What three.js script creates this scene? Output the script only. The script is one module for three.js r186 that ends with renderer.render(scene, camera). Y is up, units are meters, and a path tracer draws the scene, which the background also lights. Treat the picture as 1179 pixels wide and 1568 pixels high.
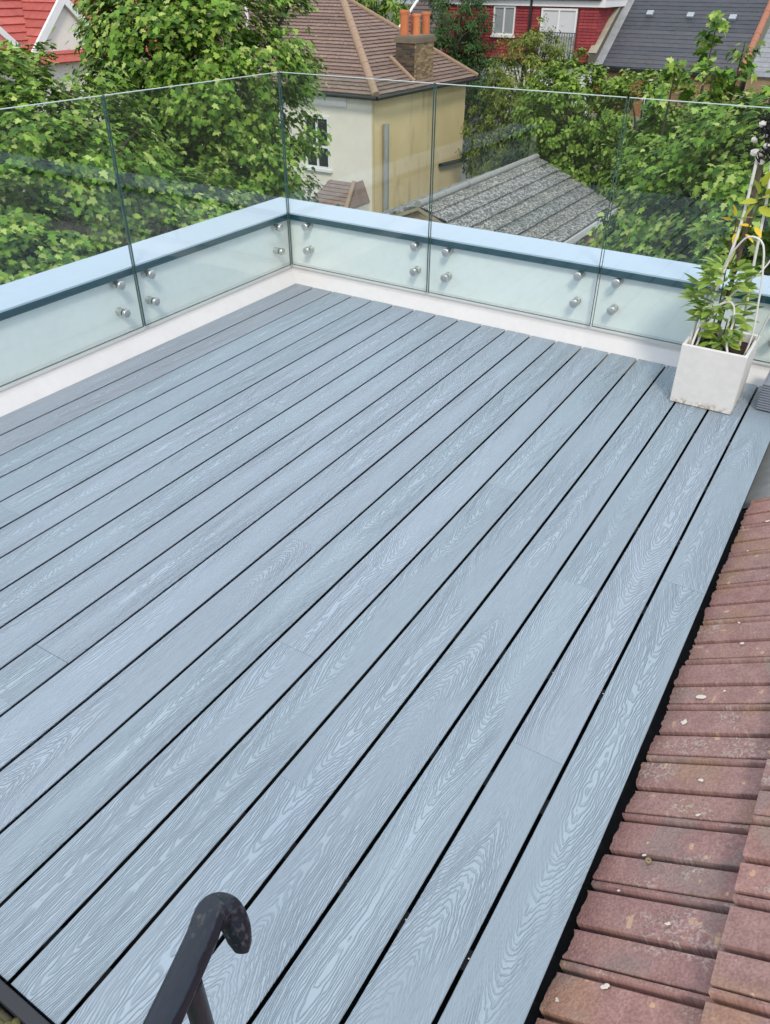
import * as THREE from 'three';
import { mergeGeometries, toCreasedNormals } from 'three/addons/utils/BufferGeometryUtils.js';
import { RoundedBoxGeometry } from 'three/addons/geometries/RoundedBoxGeometry.js';

// ---------------------------------------------------------------- camera, sky, sun, exposure
const scene = new THREE.Scene();
const camera = new THREE.PerspectiveCamera(67.36, 770 / 1024, 0.05, 600);
camera.position.set(3.104, 1.636, 3.911);
camera.rotation.set(THREE.MathUtils.degToRad(-34.82), THREE.MathUtils.degToRad(31.62), THREE.MathUtils.degToRad(0.33), 'YXZ');

const renderer = new THREE.WebGLRenderer({ antialias: true });
renderer.toneMapping = THREE.LinearToneMapping;
renderer.toneMappingExposure = 1.45;
renderer.shadowMap.enabled = true;
renderer.shadowMap.type = THREE.PCFSoftShadowMap;

const sun = new THREE.DirectionalLight(0xfff1dc, 1.5);
sun.position.set(9, 16, 7);
sun.target.position.set(0, 0, -6);
sun.castShadow = true;
sun.shadow.radius = 22;
sun.shadow.mapSize.set(2048, 2048);
Object.assign(sun.shadow.camera, { left: -40, right: 40, top: 40, bottom: -40, near: 0.5, far: 120 });
scene.add(sun, sun.target);

// ---------------------------------------------------------------- noise and random numbers
function rng(seed) { let s = seed >>> 0; return () => { s = (s + 0x6D2B79F5) | 0; let t = Math.imul(s ^ (s >>> 15), 1 | s); t = (t + Math.imul(t ^ (t >>> 7), 61 | t)) ^ t; return ((t ^ (t >>> 14)) >>> 0) / 4294967296; }; }
const hash2 = (x, y, s) => { let h = Math.imul(x, 374761393) ^ Math.imul(y, 668265263) ^ Math.imul(s, 1442695041); h = Math.imul(h ^ (h >>> 13), 1274126177); return ((h ^ (h >>> 16)) >>> 0) / 4294967296; };
function vnoise(x, y, s = 0, px = 0, py = 0) {           // value noise 0..1, wrapped at px, py cells when given
  let xi = Math.floor(x), yi = Math.floor(y); const fx = x - xi, fy = y - yi;
  const u = fx * fx * (3 - 2 * fx), v = fy * fy * (3 - 2 * fy);
  let x1 = xi + 1, y1 = yi + 1;
  if (px) { xi = ((xi % px) + px) % px; x1 = ((x1 % px) + px) % px; }
  if (py) { yi = ((yi % py) + py) % py; y1 = ((y1 % py) + py) % py; }
  const a = hash2(xi, yi, s), b = hash2(x1, yi, s), c = hash2(xi, y1, s), d = hash2(x1, y1, s);
  return a + (b - a) * u + (c - a) * v + (a - b - c + d) * u * v;
}
function fbm(x, y, o, s = 0, p = 0) { let a = 0, w = 0.5, t = 0; for (let i = 0; i < o; i++) { a += w * vnoise(x, y, s + i * 17, p, p); t += w; w *= 0.5; x *= 2; y *= 2; p *= 2; } return a / t; }
const clamp01 = x => x < 0 ? 0 : x > 1 ? 1 : x;
const sstep = (a, b, x) => { const t = clamp01((x - a) / (b - a)); return t * t * (3 - 2 * t); };
const mixc = (a, b, t) => [a[0] + (b[0] - a[0]) * t, a[1] + (b[1] - a[1]) * t, a[2] + (b[2] - a[2]) * t];
const toS = c => { c = clamp01(c); return Math.round(255 * (c <= 0.0031308 ? 12.92 * c : 1.055 * Math.pow(c, 1 / 2.4) - 0.055)); };

// sky: bright thin overcast, a little blue showing between soft clouds
{
  const w = 512, h = 256, d = new Float32Array(w * h * 4);
  for (let j = 0; j < h; j++) for (let i = 0; i < w; i++) {
    const el = (j + 0.5) / h * Math.PI - Math.PI / 2, az = (i + 0.5) / w * 2 * Math.PI, e = Math.max(0, Math.sin(el));
    const k = 1 / (e + 0.35), X = Math.cos(el) * Math.cos(az) * k * 2.2, Y = Math.cos(el) * Math.sin(az) * k * 2.2;
    const c = sstep(0.38, 0.66, fbm(X + 20, Y + 20, 5, 3));
    const col = mixc([0.52, 0.70, 0.95], [0.90, 0.92, 0.96], 0.35 + 0.65 * c), o = (j * w + i) * 4;
    const g = el < 0 ? 0.35 : 1;
    d[o] = col[0] * g; d[o + 1] = col[1] * g; d[o + 2] = col[2] * g; d[o + 3] = 1;
  }
  const t = new THREE.DataTexture(d, w, h, THREE.RGBAFormat, THREE.FloatType);
  t.mapping = THREE.EquirectangularReflectionMapping; t.magFilter = THREE.LinearFilter; t.minFilter = THREE.LinearFilter; t.needsUpdate = true;
  scene.background = t; scene.environment = t;
}

// ---------------------------------------------------------------- textures
function tex(w, h, fn, srgb, wrap = true) {               // fn(i, j) -> [r, g, b] linear (srgb) or grey 0..1
  const d = new Uint8Array(w * h * 4);
  for (let j = 0; j < h; j++) for (let i = 0; i < w; i++) {
    const c = fn(i, j), o = (j * w + i) * 4;
    if (srgb) { d[o] = toS(c[0]); d[o + 1] = toS(c[1]); d[o + 2] = toS(c[2]); } else d[o] = d[o + 1] = d[o + 2] = Math.round(255 * clamp01(c));
    d[o + 3] = 255;
  }
  const t = new THREE.DataTexture(d, w, h); t.magFilter = THREE.LinearFilter; t.minFilter = THREE.LinearMipmapLinearFilter; t.generateMipmaps = true;
  if (wrap) t.wrapS = t.wrapT = THREE.RepeatWrapping;
  if (srgb) t.colorSpace = THREE.SRGBColorSpace;
  t.needsUpdate = true; return t;
}
// general mottle, one tile is 2 m
const MN = 512, mott = new Float32Array(MN * MN);
for (let j = 0; j < MN; j++) for (let i = 0; i < MN; i++) mott[j * MN + i] = 0.6 * fbm(i / 64, j / 64, 5, 5, 8) + 0.4 * fbm(i / 8, j / 8, 3, 9, 64);
const mottleMap = tex(MN, MN, (i, j) => { const v = 0.62 + 0.6 * (mott[j * MN + i] - 0.2); return [v, v, v]; }, true);
const mottleBump = tex(MN, MN, (i, j) => mott[j * MN + i], false);
const softMap = tex(MN, MN, (i, j) => { const v = 0.9 + 0.16 * (mott[j * MN + i] - 0.3); return [v, v, v]; }, true);
function std(rgb, rough = 0.85, o = {}) { const m = new THREE.MeshStandardMaterial({ color: new THREE.Color().setRGB(...rgb), roughness: rough, ...o }); return m; }
function mot(rgb, rough = 0.85, bump = 0.004, o = {}) { return std(rgb, rough, { map: mottleMap, bumpMap: mottleBump, bumpScale: bump, ...o }); }
function soft(rgb, rough = 0.7, bump = 0.001, o = {}) { return std(rgb, rough, { map: softMap, bumpMap: mottleBump, bumpScale: bump, ...o }); }

// embossed composite board grain: ten boards of 3.8 m side by side
const GW = 2048, GH = 2048, STR = 10, SH = GH / STR;
const grainH = new Float32Array(GW * GH), grainC = new Float32Array(GW * GH);
{
  for (let s = 0; s < STR; s++) {
    const R = rng(400 + s), ph = R() * 6.28, dirn = s % 4 === 3 ? -1 : 1, per = 0.9 + R() * 0.7, cw = (R() - 0.5) * 0.03, sp = 0.0050 + R() * 0.0016;
    for (let jj = 0; jj < SH; jj++) {
      const j = Math.floor(s * SH) + jj; if (j >= GH) continue;
      const a = (jj / SH - 0.5) * 0.146;
      for (let i = 0; i < GW; i++) {
        const l = i / GW * 3.8;
        const c = cw + 0.026 * (fbm(l * 1.6, s * 7.3, 3, 21) - 0.5) * 2;
        const run = dirn * (l * 0.15 + 0.05 * Math.sin(6.283 * l / per + ph) * per * 0.4 + 0.10 * fbm(l * 1.7 + s * 9, 2.5, 2, 33));
        const wob = 0.016 * (fbm(l * 7, a * 22 + s * 11, 3, 41) - 0.5) + 0.0075 * (fbm(l * 30, a * 110 + s * 50, 2, 43) - 0.5);
        const u = a - c, vk = 0.75 + 0.7 * vnoise(l * 1.3 + 4, s * 5.7, 35), r = 1 + run + vk * Math.sqrt(u * u + 0.00012) + 1.6 * u * u + wob;
        const q = r / sp, f = q - Math.floor(q), ring = Math.floor(q);
        const wdt = 0.45 + 0.35 * hash2(ring, s, 77);
        let ridge = sstep(0, 0.16, f) * (1 - sstep(wdt, Math.min(1, wdt + 0.2), f));
        const fade = sstep(0.28, 0.62, fbm(l * 2.6 + 3, a * 14 + s * 5, 2, 51));       // stretches where the emboss is shallow
        const fib = fbm(l * 22, a * 700 + s * 90, 2, 61);
        const edge = sstep(0.073, 0.060, Math.abs(a));
        const hgt = (0.25 + 0.75 * fade) * ridge * (0.45 + 0.55 * edge);
        grainH[j * GW + i] = 0.72 * hgt + 0.22 * fib;
        const tone = fbm(l * 0.9 + s, a * 9 + s * 13, 3, 71);
        grainC[j * GW + i] = 0.76 + 0.20 * hgt + 0.14 * (fib - 0.5) + 0.16 * (tone - 0.5) + 0.06 * hash2(ring, s, 79) * fade;
      }
    }
  }
}
const boardBump = tex(GW, GH, (i, j) => grainH[j * GW + i], false);
const boardMap = tex(GW, GH, (i, j) => { const v = grainC[j * GW + i]; return [v, v, v]; }, true);

// weathered concrete roof tile, one texture is 1.2 m
const TW = 1024;
const tileH = new Float32Array(TW * TW);
const tileMap = tex(TW, TW, (i, j) => {
  const x = i / TW, y = j / TW;
  const big = fbm(x * 8, y * 8, 4, 101, 8), med = fbm(x * 40, y * 40, 3, 103, 40), fine = vnoise(x * 340, y * 340, 105, 340, 340), f2 = 0.5 * vnoise(x * 160, y * 160, 107, 160, 160) + 0.5 * vnoise(x * 420, y * 420, 108, 420, 420);
  let c = mixc([0.240, 0.134, 0.122], [0.320, 0.192, 0.174], clamp01(0.5 + 1.3 * (med - 0.5) + 0.4 * (fine - 0.5)));
  c = mixc(c, [0.30, 0.185, 0.11], 0.55 * sstep(0.52, 0.72, big));                       // ochre bloom
  c = mixc(c, [0.22, 0.18, 0.16], 0.6 * sstep(0.56, 0.76, fbm(x * 10 + 5, y * 10, 4, 111, 10)));   // grey grime
  const lich = sstep(0.64, 0.76, fbm(x * 9, y * 9 + 3, 3, 113, 9)) * sstep(0.50, 0.72, f2);
  c = mixc(c, [0.42, 0.39, 0.34], 0.5 * lich);                                           // pale lichen crust
  c = mixc(c, [0.52, 0.36, 0.22], 0.7 * sstep(0.86, 0.93, vnoise(x * 60, y * 60, 117, 60, 60)) * sstep(0.5, 0.6, med));
  const k = 0.82 + 0.36 * fine * (0.5 + f2 * 0.6);
  tileH[j * TW + i] = 0.5 * fine + 0.3 * f2 + 0.25 * med + 0.2 * lich;
  return [c[0] * k, c[1] * k, c[2] * k];
}, true);
const tileBump = tex(TW, TW, (i, j) => tileH[j * TW + i] * 0.8, false);

// rendered yellow wall: blotches and long damp streaks
const yellowMap = tex(512, 512, (i, j) => {
  const x = i / 512, y = j / 512;
  let c = mixc([0.70, 0.53, 0.27], [0.83, 0.67, 0.39], fbm(x * 7, y * 5, 5, 201));
  c = mixc(c, [0.42, 0.34, 0.20], 0.6 * sstep(0.5, 0.75, fbm(x * 16, y * 2.2, 4, 203)) * sstep(0.62, 0.48, Math.abs(x - 0.46) * 2.2 + 0.25 * vnoise(x * 8, y * 8, 209)));
  c = mixc(c, [0.50, 0.46, 0.30], 0.45 * sstep(0.55, 0.8, fbm(x * 9 + 4, y * 6, 4, 205)));
  return c;
}, true, false);
// exposed pebble facing on the outbuilding's tiles
const pebbleH = [];
const pebbleMap = tex(512, 512, (i, j) => {
  const x = i / 512, y = j / 512, a = vnoise(x * 90, y * 90, 301, 90, 90), b = vnoise(x * 45, y * 45, 303, 45, 45);
  const v = sstep(0.35, 0.75, 0.6 * a + 0.4 * b); pebbleH.push(v);
  return mixc([0.085, 0.085, 0.08], [0.43, 0.42, 0.39], v);
}, true);
const pebbleBump = tex(512, 512, (i, j) => pebbleH[j * 512 + i], false);

// ---------------------------------------------------------------- object helpers
const taken = {};
function numbered(n) { const k = taken[n] = (taken[n] ?? -1) + 1; return k ? `${n}_${String(k).padStart(3, '0')}` : n; }
function shadows(o) { o.castShadow = true; o.receiveShadow = true; return o; }
function thing(name, label, category, pos = [0, 0, 0], group, kind) {
  const o = new THREE.Group(); o.name = numbered(name); o.position.set(...pos); scene.add(o);
  if (label) o.userData.label = label; if (category) o.userData.category = category; if (group) o.userData.group = group; if (kind) o.userData.kind = kind;
  return o;
}
function mesh(name, g, m, parent) { const o = shadows(new THREE.Mesh(g, m)); o.name = name; parent.add(o); return o; }
function structure(name, g, m, label, category) { const o = mesh(numbered(name), g, m, scene); o.userData = { kind: 'structure', label, category }; return o; }
const merge = gs => mergeGeometries(gs.map(g => { const q = g.index ? g.toNonIndexed() : g; for (const k of Object.keys(q.attributes)) if (!['position', 'normal', 'uv'].includes(k)) q.deleteAttribute(k); return q; }));
// box by its limits, uv in metres / 2
function bx(x0, x1, y0, y1, z0, z1, uvs = 0.5) {
  const g = new THREE.BoxGeometry(x1 - x0, y1 - y0, z1 - z0); g.translate((x0 + x1) / 2, (y0 + y1) / 2, (z0 + z1) / 2);
  return metreUV(g, uvs);
}
function metreUV(g, s = 0.5) {
  const p = g.attributes.position, n = g.attributes.normal, uv = new Float32Array(p.count * 2);
  for (let i = 0; i < p.count; i++) {
    const ax = Math.abs(n.getX(i)), ay = Math.abs(n.getY(i)), az = Math.abs(n.getZ(i));
    const [a, b] = ay >= ax && ay >= az ? [p.getX(i), p.getZ(i)] : ax >= az ? [p.getZ(i), p.getY(i)] : [p.getX(i), p.getY(i)];
    uv[i * 2] = a * s; uv[i * 2 + 1] = b * s;
  }
  g.setAttribute('uv', new THREE.BufferAttribute(uv, 2)); return g;
}
function rbx(x0, x1, y0, y1, z0, z1, r = 0.006, uvs = 0.5) {
  const g = new RoundedBoxGeometry(x1 - x0, y1 - y0, z1 - z0, 2, r); g.translate((x0 + x1) / 2, (y0 + y1) / 2, (z0 + z1) / 2);
  return metreUV(g, uvs);
}
// polygons given as lists of corners (flat, fan), uv in metres / 2
function polys(list, uvs = 0.5) {
  const P = [], U = [];
  for (const q of list) {
    const v = q.map(a => new THREE.Vector3(...a)), e = v[1].clone().sub(v[0]).normalize();
    const n = new THREE.Vector3().crossVectors(v[1].clone().sub(v[0]), v[2].clone().sub(v[0])).normalize(), f = new THREE.Vector3().crossVectors(n, e);
    for (let k = 1; k < v.length - 1; k++) for (const w of [v[0], v[k], v[k + 1]]) { P.push(w.x, w.y, w.z); U.push(w.dot(e) * uvs, w.dot(f) * uvs); }
  }
  const g = new THREE.BufferGeometry();
  g.setAttribute('position', new THREE.Float32BufferAttribute(P, 3)); g.setAttribute('uv', new THREE.Float32BufferAttribute(U, 2)); g.computeVertexNormals(); return g;
}
function tube(pts, r, seg = 24, rad = 8) {
  const c = new THREE.CatmullRomCurve3(pts.map(p => new THREE.Vector3(...p)), false, 'centripetal');
  return new THREE.TubeGeometry(c, seg, r, rad, false);
}
// tube whose radius runs through the list rs
function taper(pts, rs, seg = 16, rad = 8) {
  const c = new THREE.CatmullRomCurve3(pts.map(p => new THREE.Vector3(...p)), false, 'centripetal');
  const g = new THREE.TubeGeometry(c, seg, 1, rad, false), p = g.attributes.position;
  for (let i = 0; i <= seg; i++) {
    const o = c.getPointAt(i / seg), t = i / seg * (rs.length - 1), k = Math.min(rs.length - 2, Math.floor(t)), r = rs[k] + (rs[k + 1] - rs[k]) * (t - k);
    for (let j = 0; j <= rad; j++) { const q = i * (rad + 1) + j; p.setXYZ(q, o.x + (p.getX(q) - o.x) * r, o.y + (p.getY(q) - o.y) * r, o.z + (p.getZ(q) - o.z) * r); }
  }
  g.computeVertexNormals(); return g;
}
// extrude a closed outline [[a, b], ...] along an axis: 'x' (outline in z, y) or 'z' (outline in x, y)
function prism(outline, axis, from, to, uvs = 0.5) {
  const at = (q, t) => axis === 'x' ? [t, q[1], q[0]] : [q[0], q[1], t], L = [], n = outline.length;
  for (let k = 0; k < n; k++) { const a = outline[k], b = outline[(k + 1) % n]; L.push([at(a, from), at(b, from), at(b, to), at(a, to)]); }
  const cap = THREE.ShapeUtils.triangulateShape(outline.map(q => new THREE.Vector2(...q)), []);
  for (const [a, b, c] of cap) { L.push([at(outline[a], from), at(outline[b], from), at(outline[c], from)]); L.push([at(outline[a], to), at(outline[c], to), at(outline[b], to)]); }
  return polys(L, uvs);
}

// ---------------------------------------------------------------- materials
const M = {
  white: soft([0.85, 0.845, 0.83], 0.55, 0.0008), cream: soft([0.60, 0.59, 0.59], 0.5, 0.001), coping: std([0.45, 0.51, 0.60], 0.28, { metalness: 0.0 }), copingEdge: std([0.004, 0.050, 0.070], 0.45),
  steel: std([0.62, 0.62, 0.60], 0.28, { metalness: 1 }), black: std([0.012, 0.013, 0.016], 0.5), membrane: std([0.010, 0.012, 0.014], 0.9),
  lead: mot([0.30, 0.31, 0.31], 0.6, 0.003), whitePaint: soft([0.80, 0.80, 0.80], 0.5), gutter: std([0.012, 0.013, 0.015], 0.45),
  glassDark: new THREE.MeshPhysicalMaterial({ color: 0x1a2226, roughness: 0.08, metalness: 0 }), curtain: soft([0.62, 0.63, 0.64], 0.9),
};
const pane = new THREE.MeshPhysicalMaterial({ color: new THREE.Color().setRGB(0.950, 0.987, 0.984), roughness: 0.0, transmission: 1, thickness: 0, ior: 1.5 });
const paneEdge = new THREE.MeshPhysicalMaterial({ color: new THREE.Color().setRGB(0.05, 0.10, 0.095), roughness: 0.12 });
const paneTop = new THREE.MeshPhysicalMaterial({ color: new THREE.Color().setRGB(0.48, 0.58, 0.56), roughness: 0.25 });

// ---------------------------------------------------------------- ground
structure('ground', metreUV(new THREE.PlaneGeometry(500, 500).rotateX(-Math.PI / 2).translate(0, -6.8, -60), 0.5), mot([0.075, 0.085, 0.04], 0.95, 0.02), 'rough green garden ground far below the terrace', 'ground');

// ---------------------------------------------------------------- the terrace
// building under the terrace
structure('terrace_building_wall', bx(-0.34, 3.02, -6.8, -0.16, -0.34, 3.9), mot([0.34, 0.25, 0.17], 0.9), 'brick building wall carrying the roof terrace', 'building');
structure('roof_membrane', bx(-0.13, 3.04, -0.158, -0.10, -0.13, 3.76), M.membrane, 'dark roof membrane below the deck boards', 'roof');

// deck boards
const deck = thing('deck', 'blue grey composite deck of long wood grained boards', 'deck', [0, 0, 0], null, 'structure');
{
  const tints = [[0.302, 0.374, 0.440], [0.308, 0.374, 0.444], [0.296, 0.370, 0.432], [0.300, 0.346, 0.402]];
  const mats = tints.map(t => std(t, 0.42, { map: boardMap, bumpMap: boardBump, bumpScale: 0.003 }));
  const R = rng(12), w = 0.1402;
  const joints = { 18: 2.622, 19: 1.753, 13: 2.655, 6: 1.42, 9: 3.05, 3: 2.2 };
  const prof = [[-w / 2 + 0.013, -0.0235], [-w / 2 + 0.010, -0.012], [-w / 2 + 0.009, -0.0048], [-w / 2, -0.0034], [-w / 2, -0.0026], [-w / 2 + 0.0008, -0.0008], [-w / 2 + 0.0026, 0], [w / 2 - 0.0026, 0], [w / 2 - 0.0008, -0.0008], [w / 2, -0.0026], [w / 2, -0.0034], [w / 2 - 0.009, -0.0048], [w / 2 - 0.010, -0.012], [w / 2 - 0.013, -0.0235]];
  const caps = THREE.ShapeUtils.triangulateShape(prof.map(q => new THREE.Vector2(...q)), []);
  const board = (k, z0, z1, strip, off, m, dy) => {
    const P = [], U = [], uvOf = (x, z) => [(z + off) / 3.8, (strip + 0.5 + (x / 0.146) * 0.97) / STR];
    const quad = (a, b, c, d) => { for (const q of [a, b, c, a, c, d]) { P.push(q[0], q[1], q[2]); U.push(...uvOf(q[0], q[2])); } };
    for (let i = 0; i < prof.length; i++) { const a = prof[i], b = prof[(i + 1) % prof.length]; quad([a[0], a[1], z0], [a[0], a[1], z1], [b[0], b[1], z1], [b[0], b[1], z0]); }
    for (const [z, s] of [[z0, -1], [z1, 1]]) for (const tri of caps) { const t = tri.map(q => prof[q]); if (s > 0) t.reverse(); for (const q of t) { P.push(q[0], q[1], z); U.push(...uvOf(q[0], z)); } }
    const g = new THREE.BufferGeometry(); g.setAttribute('position', new THREE.Float32BufferAttribute(P, 3)); g.setAttribute('uv', new THREE.Float32BufferAttribute(U, 2)); g.computeVertexNormals();
    const o = mesh('deck_board', g, m, deck); o.position.set((k + 0.5) * 0.15, dy, 0); return o;
  };
  for (let k = 0; k < 20; k++) {
    const cuts = joints[k] ? [0.004, joints[k] - 0.0008, joints[k] + 0.0008, 3.69] : [0.004, 3.69];
    for (let c = 0; c < cuts.length; c += 2) {
      const mi = k < 2 ? 3 : Math.floor(R() * 3);
      board(k, cuts[c], cuts[c + 1], (k * 7 + c * 3 + Math.floor(R() * 2)) % STR, R() * 3.8, mats[mi], (R() - 0.5) * 0.0012);
    }
  }
  for (let z = 0.2; z < 3.7; z += 0.42) mesh('joist', bx(0.01, 2.97, -0.099, -0.0235, z, z + 0.045), M.black, deck);
  const clip = new THREE.CylinderGeometry(0.0018, 0.0018, 0.004, 8);
  for (let k = 14; k < 20; k++) for (const z of [0.64, 1.48, 2.32, 3.16]) { const o = mesh('clip_screw', clip, M.steel, deck); o.position.set(k * 0.15, -0.02, z); }
}
// dark rubber threshold and weathered sill where the deck meets the hatch
{
  const t = thing('hatch_threshold', 'black rubber trimmed mossy sill along the deck boards', 'threshold', [0, 0, 0]);
  mesh('rubber_trim', rbx(0.0, 2.55, -0.06, 0.012, 3.696, 3.722, 0.005), std([0.018, 0.02, 0.026], 0.45), t);
  mesh('sill', rbx(0.0, 2.55, -0.12, -0.006, 3.724, 3.80, 0.01), mot([0.085, 0.075, 0.045], 0.95, 0.01), t);
  mesh('lower_sill', rbx(0.0, 2.55, -0.2, -0.05, 3.80, 3.98, 0.01), mot([0.03, 0.03, 0.028], 0.95, 0.01), t);
  const R = rng(91), gs = [];
  for (let i = 0; i < 260; i++) { const s = 0.003 + R() * 0.006, g = new THREE.IcosahedronGeometry(s, 0); g.scale(1.4, 0.6, 1.2); g.translate(1.2 + R() * 1.3, -0.005, 3.728 + R() * 0.065); gs.push(g); }
  const o = mesh('moss', merge(gs), std([0.10, 0.095, 0.035], 1), t); o.userData.kind = 'stuff';
}

// parapet walls with coping and a white fillet at the deck
{
  const GL = 0.09;
  const along = [
    ['z', -0.13, 4.1, 'white rendered parapet wall with blue grey coping beside the leafy plane trees', 1],
    ['x', -0.13, 4.4, 'white rendered parapet wall with blue grey coping behind the square planter', 0],
  ];
  for (const [axis, a, b, label, left] of along) {
    const t = thing('parapet_wall', label, 'parapet wall', [0, 0, 0], 'parapet walls round the deck');
    const P = (u0, u1, y0, y1, w0, w1, r) => axis === 'z' ? (r ? rbx : bx)(u0, u1, y0, y1, w0, w1, r) : (r ? rbx : bx)(w0, w1, y0, y1, u0, u1, r);
    mesh('wall', P(-0.36, -0.135, -0.2, 0.3965, left ? -0.36 : -0.134, b), M.white, t);
    // coping: top sheet, dark drip face in front, both mitred at the corner
    const mit = (u0, u1, y0, y1, uvs) => { const c = (u, y, w) => axis === 'z' ? [u, y, w] : [w, y, u]; const q = [];
      const A = c(u0, y0, u0), B = c(u1, y0, u1), C = c(u1, y0, b), D = c(u0, y0, b), up = v => [v[0], v[1] + (y1 - y0), v[2]];
      q.push([A, B, C, D], [up(A), up(D), up(C), up(B)], [A, up(A), up(B), B], [B, up(B), up(C), C], [C, up(C), up(D), D], [D, up(D), up(A), A]); return polys(q, uvs); };
    mesh('coping', mit(-0.405, -0.104, 0.398, 0.407), M.coping, t);
    mesh('coping_drip_edge', mit(-0.1205, -0.1035, 0.364, 0.3975), M.copingEdge, t);
    mesh('coping_outer_edge', mit(-0.405, -0.390, 0.335, 0.3975), M.coping, t);
    // fillet: flat foot, slope, thin upstand
    const prof = [[-0.134, -0.1], [0.001, -0.1], [0.001, -0.012], [-0.004, -0.008], [-0.070, 0.040], [-0.078, 0.046], [-0.112, 0.052], [-0.118, 0.056], [-0.134, 0.085]];
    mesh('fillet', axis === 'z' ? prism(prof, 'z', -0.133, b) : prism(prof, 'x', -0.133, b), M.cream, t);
  }
  // glass panels on steel standoffs
  const cap = merge([new THREE.LatheGeometry([[0, 0.020], [0.019, 0.0195], [0.0228, 0.016], [0.0232, 0.003], [0.0215, 0], [0, 0]].map(q => new THREE.Vector2(...q)), 24)]);
  const barrel = new THREE.CylinderGeometry(0.0195, 0.0195, 0.038, 24).translate(0, -0.019, 0);
  const ring = new THREE.TorusGeometry(0.0205, 0.0015, 6, 24).rotateX(Math.PI / 2).translate(0, -0.03, 0);
  const T = 0.005, y0 = 0.085, y1 = 1.188;
  function panel(axis, a, b, label, studs) {
    const t = thing('glass_panel', label, 'glass panel', axis === 'x' ? [a, 0, -GL] : [-GL, 0, a], 'frameless glass balustrade panels');
    const L = b - a, e = 0.003;
    const B = (u0, u1, v0, v1, w0, w1) => axis === 'x' ? bx(u0, u1, v0, v1, w0, w1) : bx(w0, w1, v0, v1, u0, u1);
    mesh('pane', B(e, L - e, y0 + e, y1 - e, -T, T), pane, t);
    mesh('top_edge', B(e, L - e, y1 - e + 0.0002, y1, -T, T), paneTop, t);
    mesh('bottom_edge', B(e, L - e, y0, y0 + e - 0.0002, -T, T), paneEdge, t);
    mesh('side_edge', B(0, e - 0.0002, y0, y1, -T, T), paneEdge, t); mesh('side_edge', B(L - e + 0.0002, L, y0, y1, -T, T), paneEdge, t);
    for (const u of studs) for (const v of [0.195, 0.342]) {
      const s = new THREE.Group(); s.name = 'standoff'; t.add(s);
      if (axis === 'x') { s.position.set(u - a, v, T); s.rotation.x = Math.PI / 2; } else { s.position.set(T, v, u - a); s.rotation.z = -Math.PI / 2; }
      mesh('cap', cap, M.steel, s);
      const bb = mesh('barrel', barrel, M.steel, s); bb.position.y = -2 * T - 0.0005;
      const rr = mesh('collar', ring, M.steel, s); rr.position.y = -2 * T;
    }
  }
  panel('z', -GL + 0.012, 1.206, 'clear glass panel in front of the plane trees, meeting the corner of the deck', [0.02, 1.115]);
  panel('z', 1.216, 2.50, 'clear glass panel beside the bare wall, next to the corner panel', [1.325, 2.40]);
  panel('z', 2.51, 3.80, 'clear glass panel at the hatch end of the deck', [2.62, 3.69]);
  panel('x', -GL + 0.002, 0.927, 'clear glass panel in front of the yellow house', [0.045, 0.838]);
  panel('x', 0.937, 1.944, 'clear glass panel in front of the pebbled outbuilding roof', [1.048, 1.840]);
  panel('x', 1.954, 2.962, 'clear glass panel behind the square planter', [2.048, 2.850]);
  panel('x', 2.972, 3.98, 'clear glass panel past the deck above the tiled slope', [3.07, 3.87]);
}

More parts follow.
